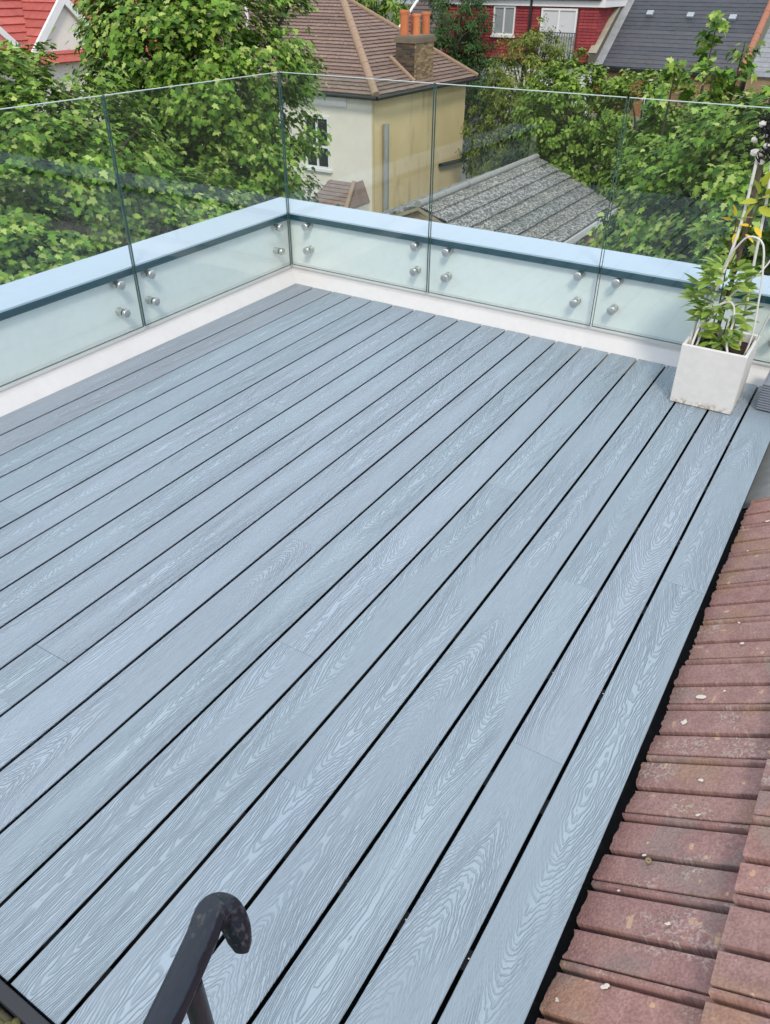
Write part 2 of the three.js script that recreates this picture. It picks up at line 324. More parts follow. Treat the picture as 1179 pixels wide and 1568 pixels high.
// tiled slope beside the deck
{
  const t = thing('tiled_roof_slope', 'weathered red brown concrete tiled roof slope rising beside the deck', 'roof', [3.008, -0.050, 0], null, 'structure');
  const ang = THREE.MathUtils.degToRad(33), PW = 0.1015, R = rng(55), GA = 0.345;
  // coordinates in the slope: s up the slope, n above it, z along
  const at = (s, n, z) => [s * Math.cos(ang) - n * Math.sin(ang), s * Math.sin(ang) + n * Math.cos(ang), z];
  // cross profile of one tile (two pans): [z, n] seen along the slope, z grows to the hatch
  const prof = [[0.0015, -0.024], [0.0015, -0.001], [0.0035, 0.0], [0.0115, 0.0], [0.0130, -0.002], [0.0142, -0.0235], [0.0265, -0.0235], [0.0285, -0.002], [0.0305, 0.0004], [0.112, 0.0012], [0.1140, -0.001], [0.1152, -0.0235], [0.1270, -0.0235], [0.1290, -0.002], [0.1315, 0.0006], [0.1965, 0.0008], [0.1985, -0.0015], [0.1985, -0.024]];
  const mats = [0, 1, 2, 3].map(i => std([[1, 1, 1], [0.93, 0.95, 0.97], [1.06, 1.0, 0.96], [0.97, 0.93, 0.95]][i], 0.88, { map: tileMap, bumpMap: tileBump, bumpScale: 0.0024 }));
  function tile(z, s0, s1, raise0, raise1, ragged) {
    const P = [], U = [], ou = R() * 3, ov = R() * 3, n = 6;
    const rise = s => raise0 + (raise1 - raise0) * (s - s0) / (s1 - s0);
    const fine = []; prof.forEach((q, k) => { fine.push(q); const w = prof[k + 1]; if (ragged && w && w[0] - q[0] > 0.03) for (let f = 1; f < 9; f++) fine.push([q[0] + (w[0] - q[0]) * f / 9, q[1] + (w[1] - q[1]) * f / 9]); });
    const pts = fine.map((q) => { const row = []; for (let i = 0; i <= n; i++) { let s = s0 + (s1 - s0) * i / n; if (i === 0) s += ragged ? ragged(z + q[0]) : (R() - 0.5) * 0.002; row.push([...at(s, q[1] + rise(s), q[0]), s, q[0]]); } return row; });
    const put = v => { P.push(v[0], v[1], v[2]); U.push((v[3] + ou) / 1.2, (v[4] + ov) / 1.2); };
    for (let k = 0; k < fine.length - 1; k++) for (let i = 0; i < n; i++) for (const v of [pts[k][i], pts[k + 1][i + 1], pts[k][i + 1], pts[k][i], pts[k + 1][i], pts[k + 1][i + 1]]) put(v);
    // butt end facing down the slope
    for (let k = 0; k < fine.length - 1; k++) { const a = pts[k][0], b = pts[k + 1][0], a2 = [...at(a[3], -0.024 + rise(a[3]), a[4]), a[3], a[4]], b2 = [...at(b[3], -0.024 + rise(b[3]), b[4]), b[3], b[4]]; for (const v of [a, b2, b, a, a2, b2]) put(v); }
    const g = new THREE.BufferGeometry(); g.setAttribute('position', new THREE.Float32BufferAttribute(P, 3)); g.setAttribute('uv', new THREE.Float32BufferAttribute(U, 2)); g.computeVertexNormals();
    const gg = toCreasedNormals(g, 0.6), o = mesh('roof_tile', gg, mats[Math.floor(R() * 4)], t); o.position.z = z; o.position.y = (R() - 0.5) * 0.002; o.rotation.x = (R() - 0.5) * 0.006; return o;
  }
  const rag = z => 0.026 * fbm(z * 7, 3, 3, 601) + 0.012 * fbm(z * 70, 7, 3, 603) - 0.012;
  const s1 = 0.27 / Math.cos(ang);
  for (let i = 0; i < 17; i++) {
    const z = 1.0135 + i * 0.203;
    tile(z, 0, s1 + 0.09, 0, -0.012, rag);
    for (let c = 0; c < 3; c++) tile(z + (R() - 0.5) * 0.004, s1 + c * GA, s1 + (c + 1) * GA + 0.09, 0.026 - 0.004, -0.010);
  }
  // lead-grey verge beyond the last tile, and the dark lining in the gap
  mesh('verge_board', polys([[at(-0.04, -0.03, 0.20), at(-0.04, -0.03, 1.012), at(1.2, -0.03, 1.012), at(1.2, -0.03, 0.20)]]), M.lead, t);
  mesh('verge_face', polys([[at(0, -0.03, 1.0125), at(0, 0.002, 1.0125), at(1.2, 0.002, 1.0125), at(1.2, -0.03, 1.0125)]]), M.lead, t);
  mesh('roof_deck', polys([[at(-0.02, -0.045, 0.02), at(-0.02, -0.045, 4.5), at(1.2, -0.045, 4.5), at(1.2, -0.045, 0.02)]]), M.membrane, t);
  mesh('upper_slope', polys([[at(1.3, -0.01, 0.9), at(1.3, -0.01, 4.5), at(3.4, -0.01, 4.5), at(3.4, -0.01, 0.9)]], 0.8), mats[0], t);
  // bird droppings and crusts: small irregular raised dabs
  const dab = std([0.60, 0.55, 0.47], 0.95), D = rng(77);
  const spots = [[0.098, 2.21, 0.014], [0.075, 2.31, 0.013], [0.155, 2.185, 0.006], [0.13, 1.86, 0.006], [0.16, 1.97, 0.008], [0.10, 2.76, 0.005], [0.17, 2.52, 0.008], [0.19, 2.63, 0.007], [0.115, 3.08, 0.010], [0.03, 3.13, 0.006], [0.10, 1.22, 0.010], [0.07, 1.42, 0.006], [0.20, 2.92, 0.006], [0.07, 2.86, 0.004]];
  for (const [s, z, r] of spots) {
    const gs = []; for (let k = 0; k < 5; k++) { const g = new THREE.IcosahedronGeometry(r * (0.4 + D() * 0.4), 1); g.scale(0.8 + D() * 0.9, 0.10, 0.7 + D() * 0.5); g.translate((D() - 0.5) * r * 1.3, 0, (D() - 0.5) * r); gs.push(g); }
    const o = mesh('dropping', merge(gs), dab, t); o.scale.setScalar(0.75); o.position.set(...at(s, 0.0015, z)); o.rotation.z = ang;
  }
  const snail = mesh('snail_shell', new THREE.TorusGeometry(0.0045, 0.0032, 8, 14), std([0.20, 0.16, 0.09], 0.5), t); snail.position.set(...at(0.115, 0.004, 2.775)); snail.rotation.x = Math.PI / 2;
}

// ---------------------------------------------------------------- grab rail at the hatch
{
  const t = thing('grab_rail', 'scuffed black metal grab rail with a hooked end above the deck boards', 'grab rail', [2.76, 0, 3.65]);
  const worn = tex(256, 256, (i, j) => { const x = i / 256, y = j / 256; const sc = sstep(0.58, 0.74, fbm(x * 40, y * 40, 4, 701)) * sstep(0.42, 0.66, fbm(x * 4, y * 4, 3, 703)); const v = 0.6 + 0.5 * fbm(x * 30, y * 30, 3, 705); return mixc([0.006 * v, 0.012 * v, 0.024 * v], [0.10, 0.10, 0.11], 0.55 * sc); }, true);
  const m = std([1, 1, 1], 0.36, { map: worn, bumpMap: mottleBump, bumpScale: 0.0006 });
  // swept oval bar: along the hatch, then a mitred hook down and outwards
  const path0 = [[0.115, 0.90, 0.50], [0.055, 0.90, 0.20], [0.012, 0.90, 0.045], [0.002, 0.898, 0.018], [0.006, 0.888, 0.006], [0.016, 0.870, 0.006], [0.023, 0.852, 0.010], [0.027, 0.841, 0.013]];
  const rs0 = [[0.0152, 0.0148], [0.0152, 0.0148], [0.0152, 0.0148], [0.0152, 0.0148], [0.0152, 0.0138], [0.0155, 0.012], [0.013, 0.008], [0.008, 0.004]];
  const cv = new THREE.CatmullRomCurve3(path0.map(q => new THREE.Vector3(...q)), false, 'centripetal'), path = [], rs = [];
  for (let k = 0; k <= 48; k++) { const f = k / 48 * (path0.length - 1), i = Math.min(path0.length - 2, Math.floor(f)), g = f - i; path.push(cv.getPoint(k / 48).toArray()); rs.push([0, 1].map(j => rs0[i][j] + (rs0[i + 1][j] - rs0[i][j]) * g)); }
  const P = [], U = [], I = [], n = 28; let acc = 0;
  path.forEach((c, k) => {
    const a = path[Math.max(0, k - 1)], b = path[Math.min(path.length - 1, k + 1)], d = new THREE.Vector3(b[0] - a[0], b[1] - a[1], b[2] - a[2]).normalize();
    const side = new THREE.Vector3(1, 0, -0.3).addScaledVector(d, -d.dot(new THREE.Vector3(1, 0, -0.3))).normalize(), up = new THREE.Vector3().crossVectors(side, d).normalize();
    if (k) acc += Math.hypot(c[0] - path[k - 1][0], c[1] - path[k - 1][1], c[2] - path[k - 1][2]);
    for (let j = 0; j <= n; j++) { const th = j / n * 6.2832, cs = Math.cos(th), sn = Math.sin(th), e = 0.95, px = Math.sign(cs) * Math.pow(Math.abs(cs), e) * rs[k][0], py = Math.sign(sn) * Math.pow(Math.abs(sn), e) * rs[k][1];
      P.push(c[0] + side.x * px + up.x * py, c[1] + side.y * px + up.y * py, c[2] + side.z * px + up.z * py); U.push(acc * 4, j / n * 0.6); }
    if (k) for (let j = 0; j < n; j++) { const q = k * (n + 1) + j, w = q - n - 1; I.push(w, q, w + 1, w + 1, q, q + 1); }
  });
  const last = path.length - 1; for (let j = 1; j < n - 1; j++) I.push(last * (n + 1), last * (n + 1) + j + 1, last * (n + 1) + j);
  const g = new THREE.BufferGeometry(); g.setAttribute('position', new THREE.Float32BufferAttribute(P, 3)); g.setAttribute('uv', new THREE.Float32BufferAttribute(U, 2)); g.setIndex(I); g.computeVertexNormals();
  mesh('handrail', toCreasedNormals(g, 1.0), m, t);
  mesh('post', new THREE.CylinderGeometry(0.0105, 0.0105, 0.91, 16).translate(0.027, 0.437, 0.075), m, t);
  mesh('post_foot', new THREE.CylinderGeometry(0.03, 0.032, 0.012, 20).translate(0.027, 0.018, 0.075), m, t);
}

// ---------------------------------------------------------------- planter, plants, ribbed box
const leafShape = (pts, fold, curl = 0.12) => {        // outline half [[width, along], ...] mirrored, folded on the midrib
  const P = [], I = [], n = pts.length;
  for (let k = 0; k < n; k++) { const [w, l] = pts[k], y = -curl * l * l; P.push(0, y, l, w, y + fold * w, l, -w, y + fold * w, l); }
  for (let k = 0; k < n - 1; k++) { const a = k * 3, b = a + 3; I.push(a, b, b + 1, a, b + 1, a + 1, a, b + 2, b, a, a + 2, b + 2); }
  const g = new THREE.BufferGeometry(); g.setAttribute('position', new THREE.Float32BufferAttribute(P, 3)); g.setIndex(I);
  g.setAttribute('uv', new THREE.Float32BufferAttribute(P.filter((_, i) => i % 3 !== 1), 2)); g.computeVertexNormals(); return g;
};
const ovate = [[0.01, 0], [0.17, 0.14], [0.25, 0.34], [0.24, 0.52], [0.15, 0.78], [0.05, 0.94], [0.0, 1]];
const leafMat = (rgb, tr = 0.35) => new THREE.MeshPhysicalMaterial({ color: new THREE.Color().setRGB(...rgb), roughness: 0.75, transmission: tr, thickness: 0, side: THREE.DoubleSide });
{
  const x0 = 2.520, x1 = 2.802, z0 = 0.115, z1 = 0.415, H = 0.287;
  const t = thing('planter', 'square off white stone planter with stained foot holding the climbing plant', 'planter', [0, 0, 0]);
  const stain = tex(256, 256, (i, j) => { const x = i / 256, y = j / 256; const v = 0.95 + 0.12 * (fbm(x * 12, y * 12, 4, 801) - 0.5); let c = [0.66 * v, 0.645 * v, 0.615 * v]; const s = sstep(0.13, 0.02, y + 0.10 * (fbm(x * 9, y * 4, 3, 803) - 0.5)) * sstep(0.35, 0.6, fbm(x * 22, y * 22, 3, 805)); return mixc(c, [0.32, 0.24, 0.13], 0.75 * s); }, true, false);
  const sm = std([1, 1, 1], 0.75, { map: stain, bumpMap: mottleBump, bumpScale: 0.001 });
  const wallG = (ax, bx_, ay, by, az, bz) => { const g = new RoundedBoxGeometry(bx_ - ax, by - ay, bz - az, 3, 0.006); g.translate((ax + bx_) / 2, (ay + by) / 2, (az + bz) / 2); const p = g.attributes.position, nn = g.attributes.normal, uv = g.attributes.uv;
    for (let i = 0; i < p.count; i++) { const X = p.getX(i), Z = p.getZ(i), k = 0.985 + 0.02 * p.getY(i) / H; uv.setXY(i, Math.abs(nn.getX(i)) > 0.7 ? (Z - z0) / 0.3 : (X - x0) / 0.3, p.getY(i) / H); p.setX(i, 2.661 + (X - 2.661) * k); p.setZ(i, 0.265 + (Z - 0.265) * k); } return g; };
  mesh('front_side', wallG(x0, x1, 0.001, H, z1 - 0.016, z1), sm, t); mesh('back_side', wallG(x0, x1, 0.001, H, z0, z0 + 0.016), sm, t);
  mesh('side', wallG(x0 + 0.0005, x0 + 0.016, 0.0015, H - 0.0006, z0 + 0.015, z1 - 0.015), sm, t); mesh('side', wallG(x1 - 0.016, x1 - 0.0005, 0.0015, H - 0.0006, z0 + 0.015, z1 - 0.015), sm, t);
  const R = rng(31), sg = new THREE.PlaneGeometry(0.25, 0.265, 14, 14).rotateX(-Math.PI / 2).translate(2.661, 0.235, 0.265), sp = sg.attributes.position;
  for (let i = 0; i < sp.count; i++) sp.setY(i, 0.235 + 0.02 * R()); sg.computeVertexNormals(); metreUV(sg);
  mesh('soil', sg, mot([0.045, 0.024, 0.014], 1, 0.01), t);

  // supports: pale canes and hoops pushed into the soil
  const ivory = soft([0.70, 0.68, 0.64], 0.5);
  const sup = thing('plant_support', 'pale hoops and canes pushed into the square planter', 'plant support', [0, 0, 0]);
  mesh('cane', tube([[2.565, 0.24, 0.30], [2.583, 0.50, 0.24], [2.606, 0.76, 0.20], [2.602, 1.06, 0.19]], 0.0065, 20), ivory, sup);
  mesh('cane', tube([[2.735, 0.24, 0.20], [2.70, 0.60, 0.19], [2.672, 0.95, 0.19], [2.63, 1.14, 0.19]], 0.006, 20), ivory, sup);
  mesh('stake', taper([[2.615, 0.22, 0.17], [2.628, 0.6, 0.165], [2.622, 1.0, 0.17], [2.62, 1.12, 0.175]], [0.010, 0.009, 0.008], 16), mot([0.16, 0.11, 0.085], 0.9), sup);
  mesh('hoop', tube([[2.775, 0.24, 0.32], [2.785, 0.34, 0.31], [2.772, 0.48, 0.30], [2.752, 0.62, 0.29], [2.715, 0.735, 0.28], [2.66, 0.745, 0.27], [2.615, 0.68, 0.25], [2.58, 0.58, 0.22]], 0.0042, 40), ivory, sup);
  mesh('hoop', tube([[2.79, 0.24, 0.19], [2.83, 0.52, 0.20], [2.80, 0.72, 0.20], [2.74, 0.60, 0.22], [2.66, 0.50, 0.24], [2.60, 0.40, 0.28], [2.565, 0.25, 0.33]], 0.0038, 44), ivory, sup);
  mesh('hoop', tube([[2.545, 0.24, 0.36], [2.535, 0.33, 0.28], [2.55, 0.42, 0.22], [2.60, 0.47, 0.20]], 0.006, 24), ivory, sup);
  mesh('hoop', tube([[2.553, 0.25, 0.375], [2.565, 0.36, 0.32], [2.61, 0.44, 0.28], [2.66, 0.46, 0.27], [2.69, 0.40, 0.29], [2.695, 0.30, 0.34], [2.72, 0.25, 0.375]], 0.0055, 36), ivory, sup);
  mesh('hoop', tube([[2.538, 0.25, 0.34], [2.526, 0.32, 0.24], [2.53, 0.40, 0.18], [2.56, 0.5, 0.17]], 0.006, 24), ivory, sup);
  mesh('plant_tag', rbx(2.668, 2.692, 0.30, 0.375, 0.205, 0.209, 0.0015), std([0.35, 0.06, 0.035], 0.5), sup).rotation.z = 0.0;

  // the climbing plant itself
  const pl = thing('climbing_plant', 'climbing plant with fresh green and a few yellow leaves in square planter', 'plant', [2.66, 0.24, 0.26]);
  const greens = [leafMat([0.23, 0.37, 0.035]), leafMat([0.33, 0.46, 0.06]), leafMat([0.14, 0.27, 0.03]), leafMat([0.42, 0.53, 0.14])], yellow = leafMat([0.80, 0.58, 0.02], 0.3), lime = leafMat([0.42, 0.46, 0.03], 0.3);
  const lg = [leafShape(ovate, 0.35), leafShape(ovate, 0.15, 0.3), leafShape(ovate, 0.5, -0.08)];
  const stemM = mot([0.16, 0.085, 0.045], 0.85);
  const put = (x, y, z, s, m, dir, label) => {
    const o = mesh('leaf', lg[Math.floor(R() * 3)], m, pl); o.position.set(x - 2.66, y - 0.24, z - 0.26);
    o.quaternion.setFromUnitVectors(new THREE.Vector3(0, 0, 1), dir.normalize()); o.rotateZ((R() - 0.5) * 1.2); o.scale.setScalar(s); return o;
  };
  const dirOut = (k = 0.6) => { const a = R() * 6.283; return new THREE.Vector3(Math.cos(a), (R() - 0.35) * k, Math.sin(a)); };
  // bushy tuft half way up, another at the soil
  for (let i = 0; i < 190; i++) { const a = R() * 6.283, y = 0.37 + R() * 0.24, r = Math.sqrt(R()) * 0.125 * (1 - Math.max(0, y - 0.5) * 4); const x = 2.605 + Math.cos(a) * r, z = 0.24 + Math.sin(a) * r * 0.8; const d = new THREE.Vector3(Math.cos(a), -0.1 + R() * 0.7, Math.sin(a)); put(x, y, z, 0.045 + R() * 0.035, greens[[0, 1, 1, 3, 2][Math.floor(R() * 5)]], d); }
  for (let i = 0; i < 48; i++) { const a = R() * 6.283, r = Math.sqrt(R()) * 0.06, y = 0.265 + R() * 0.11; const x = 2.665 + Math.cos(a) * r, z = 0.28 + Math.sin(a) * r; put(x, y, z, 0.05 + R() * 0.035, greens[[0, 1, 2, 1][Math.floor(R() * 4)]], new THREE.Vector3(Math.cos(a), -0.25 + R() * 0.6, Math.sin(a))); }
  for (let i = 0; i < 26; i++) { const x = 2.53 + R() * 0.14, y = 0.25 + R() * 0.02, z = 0.16 + R() * 0.2; put(x, y, z, 0.03 + R() * 0.025, greens[Math.floor(R() * 3)], dirOut(0.5)); }
  for (let i = 0; i < 14; i++) { const a = R() * 6.283; put(2.56 + (R() - 0.5) * 0.06, 0.35 + R() * 0.1, 0.26 + (R() - 0.5) * 0.08, 0.06 + R() * 0.03, greens[Math.floor(R() * 4)], new THREE.Vector3(-0.7 + (R() - 0.5), 0.1 + R() * 0.3, 0.5 * R())); }
  for (const [x, y, dx, dy] of [[2.572, 0.784, -1, 0.05], [2.575, 0.80, -0.5, 1.2], [2.598, 0.795, 1, 0.6], [2.652, 0.768, -1, 0.0], [2.662, 0.768, 0.8, -0.8], [2.632, 0.735, 1, -0.5], [2.605, 0.74, -0.2, -1]]) put(x, y, 0.2, 0.055, yellow, new THREE.Vector3(dx, dy, 0.25));
  for (const [x, y, dx, dy] of [[2.645, 0.90, -0.4, 1], [2.645, 0.88, 1, 0.4], [2.65, 0.87, -0.9, -0.2], [2.655, 0.93, 0.3, 1], [2.66, 0.85, 1, -0.5], [2.64, 0.86, -0.6, -0.8], [2.67, 0.90, 0.8, 0.8], [2.68, 0.86, 1, 0.2], [2.70, 0.88, 0.7, -0.3]]) put(x, y, 0.2, 0.072, lime, new THREE.Vector3(dx, dy, 0.3));
  const st = (pts, r = 0.003) => mesh('stem', tube(pts.map(([x, y, z]) => [x - 2.66, y - 0.24, z - 0.26]), r, 20, 6), stemM, pl);
  st([[2.60, 0.25, 0.24], [2.605, 0.45, 0.22], [2.59, 0.62, 0.2], [2.588, 0.79, 0.2]]); st([[2.605, 0.6, 0.2], [2.63, 0.72, 0.2], [2.65, 0.82, 0.2], [2.66, 0.9, 0.2]]); st([[2.665, 0.25, 0.28], [2.665, 0.38, 0.28]]);
  // dry tangle of twigs with papery seed heads at the top
  const dry = thing('dry_twig_tangle', 'black dry twig tangle with papery pale seed heads atop the canes', 'dried plant', [2.62, 1.12, 0.19]);
  const tw = mot([0.02, 0.018, 0.018], 0.9), D = rng(64);
  for (let k = 0; k < 4; k++) { const gs = []; for (let i = 0; i < 16; i++) { const p = []; let x = (D() - 0.5) * 0.05, y = (D() - 0.5) * 0.14, z = (D() - 0.5) * 0.05; for (let q = 0; q < 5; q++) { p.push([x, y, z]); x += (D() - 0.5) * 0.055; y += (D() - 0.5) * 0.055; z += (D() - 0.5) * 0.04; } gs.push(tube(p, 0.0016 + D() * 0.0014, 10, 5)); } mesh('twigs', merge(gs), tw, dry).userData.kind = 'stuff'; }
  for (const [x, y, r] of [[-0.032, -0.065, 0.018], [-0.012, -0.068, 0.018], [-0.045, -0.02, 0.015], [-0.028, 0.04, 0.016], [0.005, -0.035, 0.013], [0.0, -0.1, 0.013], [-0.005, -0.0, 0.010], [0.03, 0.02, 0.014], [0.02, 0.06, 0.013], [-0.01, 0.025, 0.011], [0.035, -0.05, 0.013]]) {
    const g = new THREE.IcosahedronGeometry(r, 2); const p = g.attributes.position; for (let i = 0; i < p.count; i++) { const k = 0.75 + 0.4 * vnoise(p.getX(i) * 120 + x * 900, p.getY(i) * 120 + p.getZ(i) * 90, 5); p.setXYZ(i, p.getX(i) * k, p.getY(i) * k * 0.8, p.getZ(i) * k * 0.6); } g.computeVertexNormals();
    const o = mesh('seed_head', g, soft([0.66, 0.64, 0.58], 0.9), dry); o.position.set(x, y, 0.03 * (D() - 0.2));
  }
}
{
  const t = thing('ribbed_box', 'low dark grey box with closely ribbed sides next to the planter', 'box', [3.05, 0, 0.17]);
  const m = soft([0.20, 0.22, 0.26], 0.7);
  mesh('body', rbx(-0.16, 0.16, 0.002, 0.138, -0.115, 0.118, 0.008), m, t);
  for (let k = 0; k < 11; k++) mesh('rib', rbx(-0.1655, 0.1655, 0.008 + k * 0.0119, 0.0155 + k * 0.0119, -0.1205, 0.1235, 0.0025), m, t);
}
//BG0
// ---------------------------------------------------------------- houses
// a slope laid in real overlapping courses; corners: eave left, eave right, top right, top left; every course is a part
function courses(parent, name, A, B, C, D, n, thick, tileW, mats, seed, jit = 0.006) {
  const R = rng(seed), v = q => new THREE.Vector3(...q), a = v(A), b = v(B), c = v(C), d = v(D);
  const e = b.clone().sub(a).normalize(), nrm = new THREE.Vector3().crossVectors(b.clone().sub(a), d.clone().sub(a)).normalize();
  if (nrm.y < -0.01) nrm.negate();
  const up = new THREE.Vector3().crossVectors(e, nrm).normalize(); if (up.dot(d.clone().sub(a)) < 0) up.negate();
  for (let k = 0; k < n; k++) {
    const t0 = k / n, t1 = Math.min(1, (k + 1.15) / n), P = [], U = [], off = R() * 5;
    const l0 = a.clone().lerp(d, t0), r0 = b.clone().lerp(c, t0), l1 = a.clone().lerp(d, t1), r1 = b.clone().lerp(c, t1);
    const W = r0.distanceTo(l0), m = Math.max(1, Math.round(W / tileW)), sh = (k % 2) * 0.5;
    const put = (q, s, h) => { P.push(q.x, q.y, q.z); U.push(s * 0.5 + off, h * 0.5 + k * 0.37); };
    for (let i = 0; i <= m; i++) {
      const f0 = clamp01((i - sh) / m), f1 = clamp01((i + 1 - sh) / m); if (f1 - f0 < 1e-4) continue;
      const th = thick + (R() - 0.5) * jit, lift = nrm.clone().multiplyScalar(th), g = 0.002 / W, ou = R();
      const p0 = l0.clone().lerp(r0, f0 + g).add(lift), p1 = l0.clone().lerp(r0, f1 - g).add(lift), q1 = l1.clone().lerp(r1, f1 - g), q0 = l1.clone().lerp(r1, f0 + g);
      p0.addScaledVector(up, (R() - 0.5) * jit * 1.5); p1.addScaledVector(up, (R() - 0.5) * jit * 1.5);
      q0.addScaledVector(nrm, 0.002); q1.addScaledVector(nrm, 0.002);
      const s0 = W * f0 + ou, s1 = W * f1 + ou, hh = l1.distanceTo(l0);
      for (const [q, s, h] of [[p0, s0, 0], [p1, s1, 0], [q1, s1, hh], [p0, s0, 0], [q1, s1, hh], [q0, s0, hh]]) put(q, s, h);
      const d0 = p0.clone().addScaledVector(nrm, -th), d1 = p1.clone().addScaledVector(nrm, -th);
      for (const [q, s, h] of [[d0, s0, -0.03], [d1, s1, -0.03], [p1, s1, 0], [d0, s0, -0.03], [p1, s1, 0], [p0, s0, 0]]) put(q, s, h);
      const e1 = q1.clone().addScaledVector(nrm, -0.01); for (const [q, s, h] of [[d1, s1, 0], [e1, s1, hh], [p1, s1, 0], [p1, s1, 0], [e1, s1, hh], [q1, s1, hh]]) put(q, s, h);
    }
    if (!P.length) continue;
    const g = new THREE.BufferGeometry(); g.setAttribute('position', new THREE.Float32BufferAttribute(P, 3)); g.setAttribute('uv', new THREE.Float32BufferAttribute(U, 2)); g.computeVertexNormals();
    mesh(name, g, mats[Math.floor(R() * mats.length)], parent);
  }
}
// half-round tiles along a hip or ridge, each one a part
function ridgeTiles(parent, name, A, B, r, len, m, seed) {
  const R = rng(seed), a = new THREE.Vector3(...A), b = new THREE.Vector3(...B), n = Math.max(1, Math.round(a.distanceTo(b) / len)), L = a.distanceTo(b) / n;
  const g = new THREE.CylinderGeometry(r, r * 1.06, L * 1.04, 10, 1, false); g.scale(1, 1, 0.8);
  metreUV(g);
  for (let k = 0; k < n; k++) { const o = mesh(name, g, m, parent); o.position.copy(a).lerp(b, (k + 0.5) / n); o.quaternion.setFromUnitVectors(new THREE.Vector3(0, 1, 0), b.clone().sub(a).normalize()); o.rotateX((R() - 0.5) * 0.03); o.scale.setScalar(0.97 + R() * 0.06); }
}
// brick face: real bricks proud of a mortar bed. O origin (bottom corner), e unit along, n unit out; hole(s, y) skips
function bricks(parent, O, e, nrm, W, H, mats, seed, hole) {
  const R = rng(seed), sets = mats.map(() => []), bw = 0.225, bh = 0.075, E = new THREE.Vector3(...e), N = new THREE.Vector3(...nrm);
  const q = new THREE.Quaternion().setFromRotationMatrix(new THREE.Matrix4().makeBasis(E, new THREE.Vector3(0, 1, 0), N));
  for (let j = 0; j * bh < H - 0.01; j++) for (let i = -1; i * bw < W; i++) {
    const s0 = Math.max(0, i * bw + (j % 2) * bw / 2), s1 = Math.min(W, i * bw + (j % 2) * bw / 2 + bw - 0.011); if (s1 - s0 < 0.03) continue;
    const y0 = j * bh, y1 = Math.min(H, y0 + bh - 0.011); if (hole && hole((s0 + s1) / 2, (y0 + y1) / 2)) continue;
    const d = 0.010 + R() * 0.006, g = bx(s0, s1, y0, y1, -0.002, d); g.applyQuaternion(q); g.translate(...O); sets[Math.floor(R() * mats.length)].push(g);
  }
  sets.forEach((s, i) => { if (s.length) mesh('brickwork', merge(s), mats[i], parent).userData.kind = 'stuff'; });
}
function window_(parent, O, e, nrm, W, H, o = {}) {          // casement in a wall: frame, panes, sill
  const E = new THREE.Vector3(...e), N = new THREE.Vector3(...nrm), w = new THREE.Group(); w.name = 'window'; w.position.set(...O);
  w.quaternion.setFromRotationMatrix(new THREE.Matrix4().makeBasis(E, new THREE.Vector3(0, 1, 0), N)); parent.add(w);
  const f = o.frame ?? 0.06, parts = [bx(0, W, 0, f, 0, 0.07), bx(0, W, H - f, H, 0, 0.07), bx(0, f, f, H - f, 0, 0.069), bx(W - f, W, f, H - f, 0, 0.069)];
  const cols = o.cols ?? 2; for (let k = 1; k < cols; k++) parts.push(bx(W * k / cols - f / 2, W * k / cols + f / 2, f, H - f, 0.002, 0.066));
  if (o.bar) parts.push(bx(f, W - f, o.bar - f / 2, o.bar + f / 2, 0.004, 0.068));
  mesh('frame', merge(parts), M.whitePaint, w);
  for (let k = 0; k < cols; k++) mesh('pane', bx(W * k / cols + f / 2, W * (k + 1) / cols - f / 2, f / 2, H - f / 2, 0.022, 0.028), o.glass ?? M.glassDark, w);
  if (o.sill !== false) mesh('sill', bx(-0.06, W + 0.06, -0.09, -0.002, 0, 0.12), M.whitePaint, w);
  return w;
}
const clayBrown = [[0.265, 0.185, 0.150], [0.30, 0.21, 0.17], [0.235, 0.165, 0.135], [0.28, 0.205, 0.17]].map(c => mot(c, 0.9, 0.006));
const stock = [[0.36, 0.26, 0.13], [0.30, 0.20, 0.10], [0.22, 0.15, 0.09], [0.42, 0.32, 0.18]].map(c => mot(c, 0.9, 0.005));
const sooty = [[0.10, 0.075, 0.05], [0.06, 0.05, 0.04], [0.15, 0.10, 0.06]].map(c => mot(c, 0.95, 0.005));
const mortar = mot([0.36, 0.34, 0.28], 0.95);

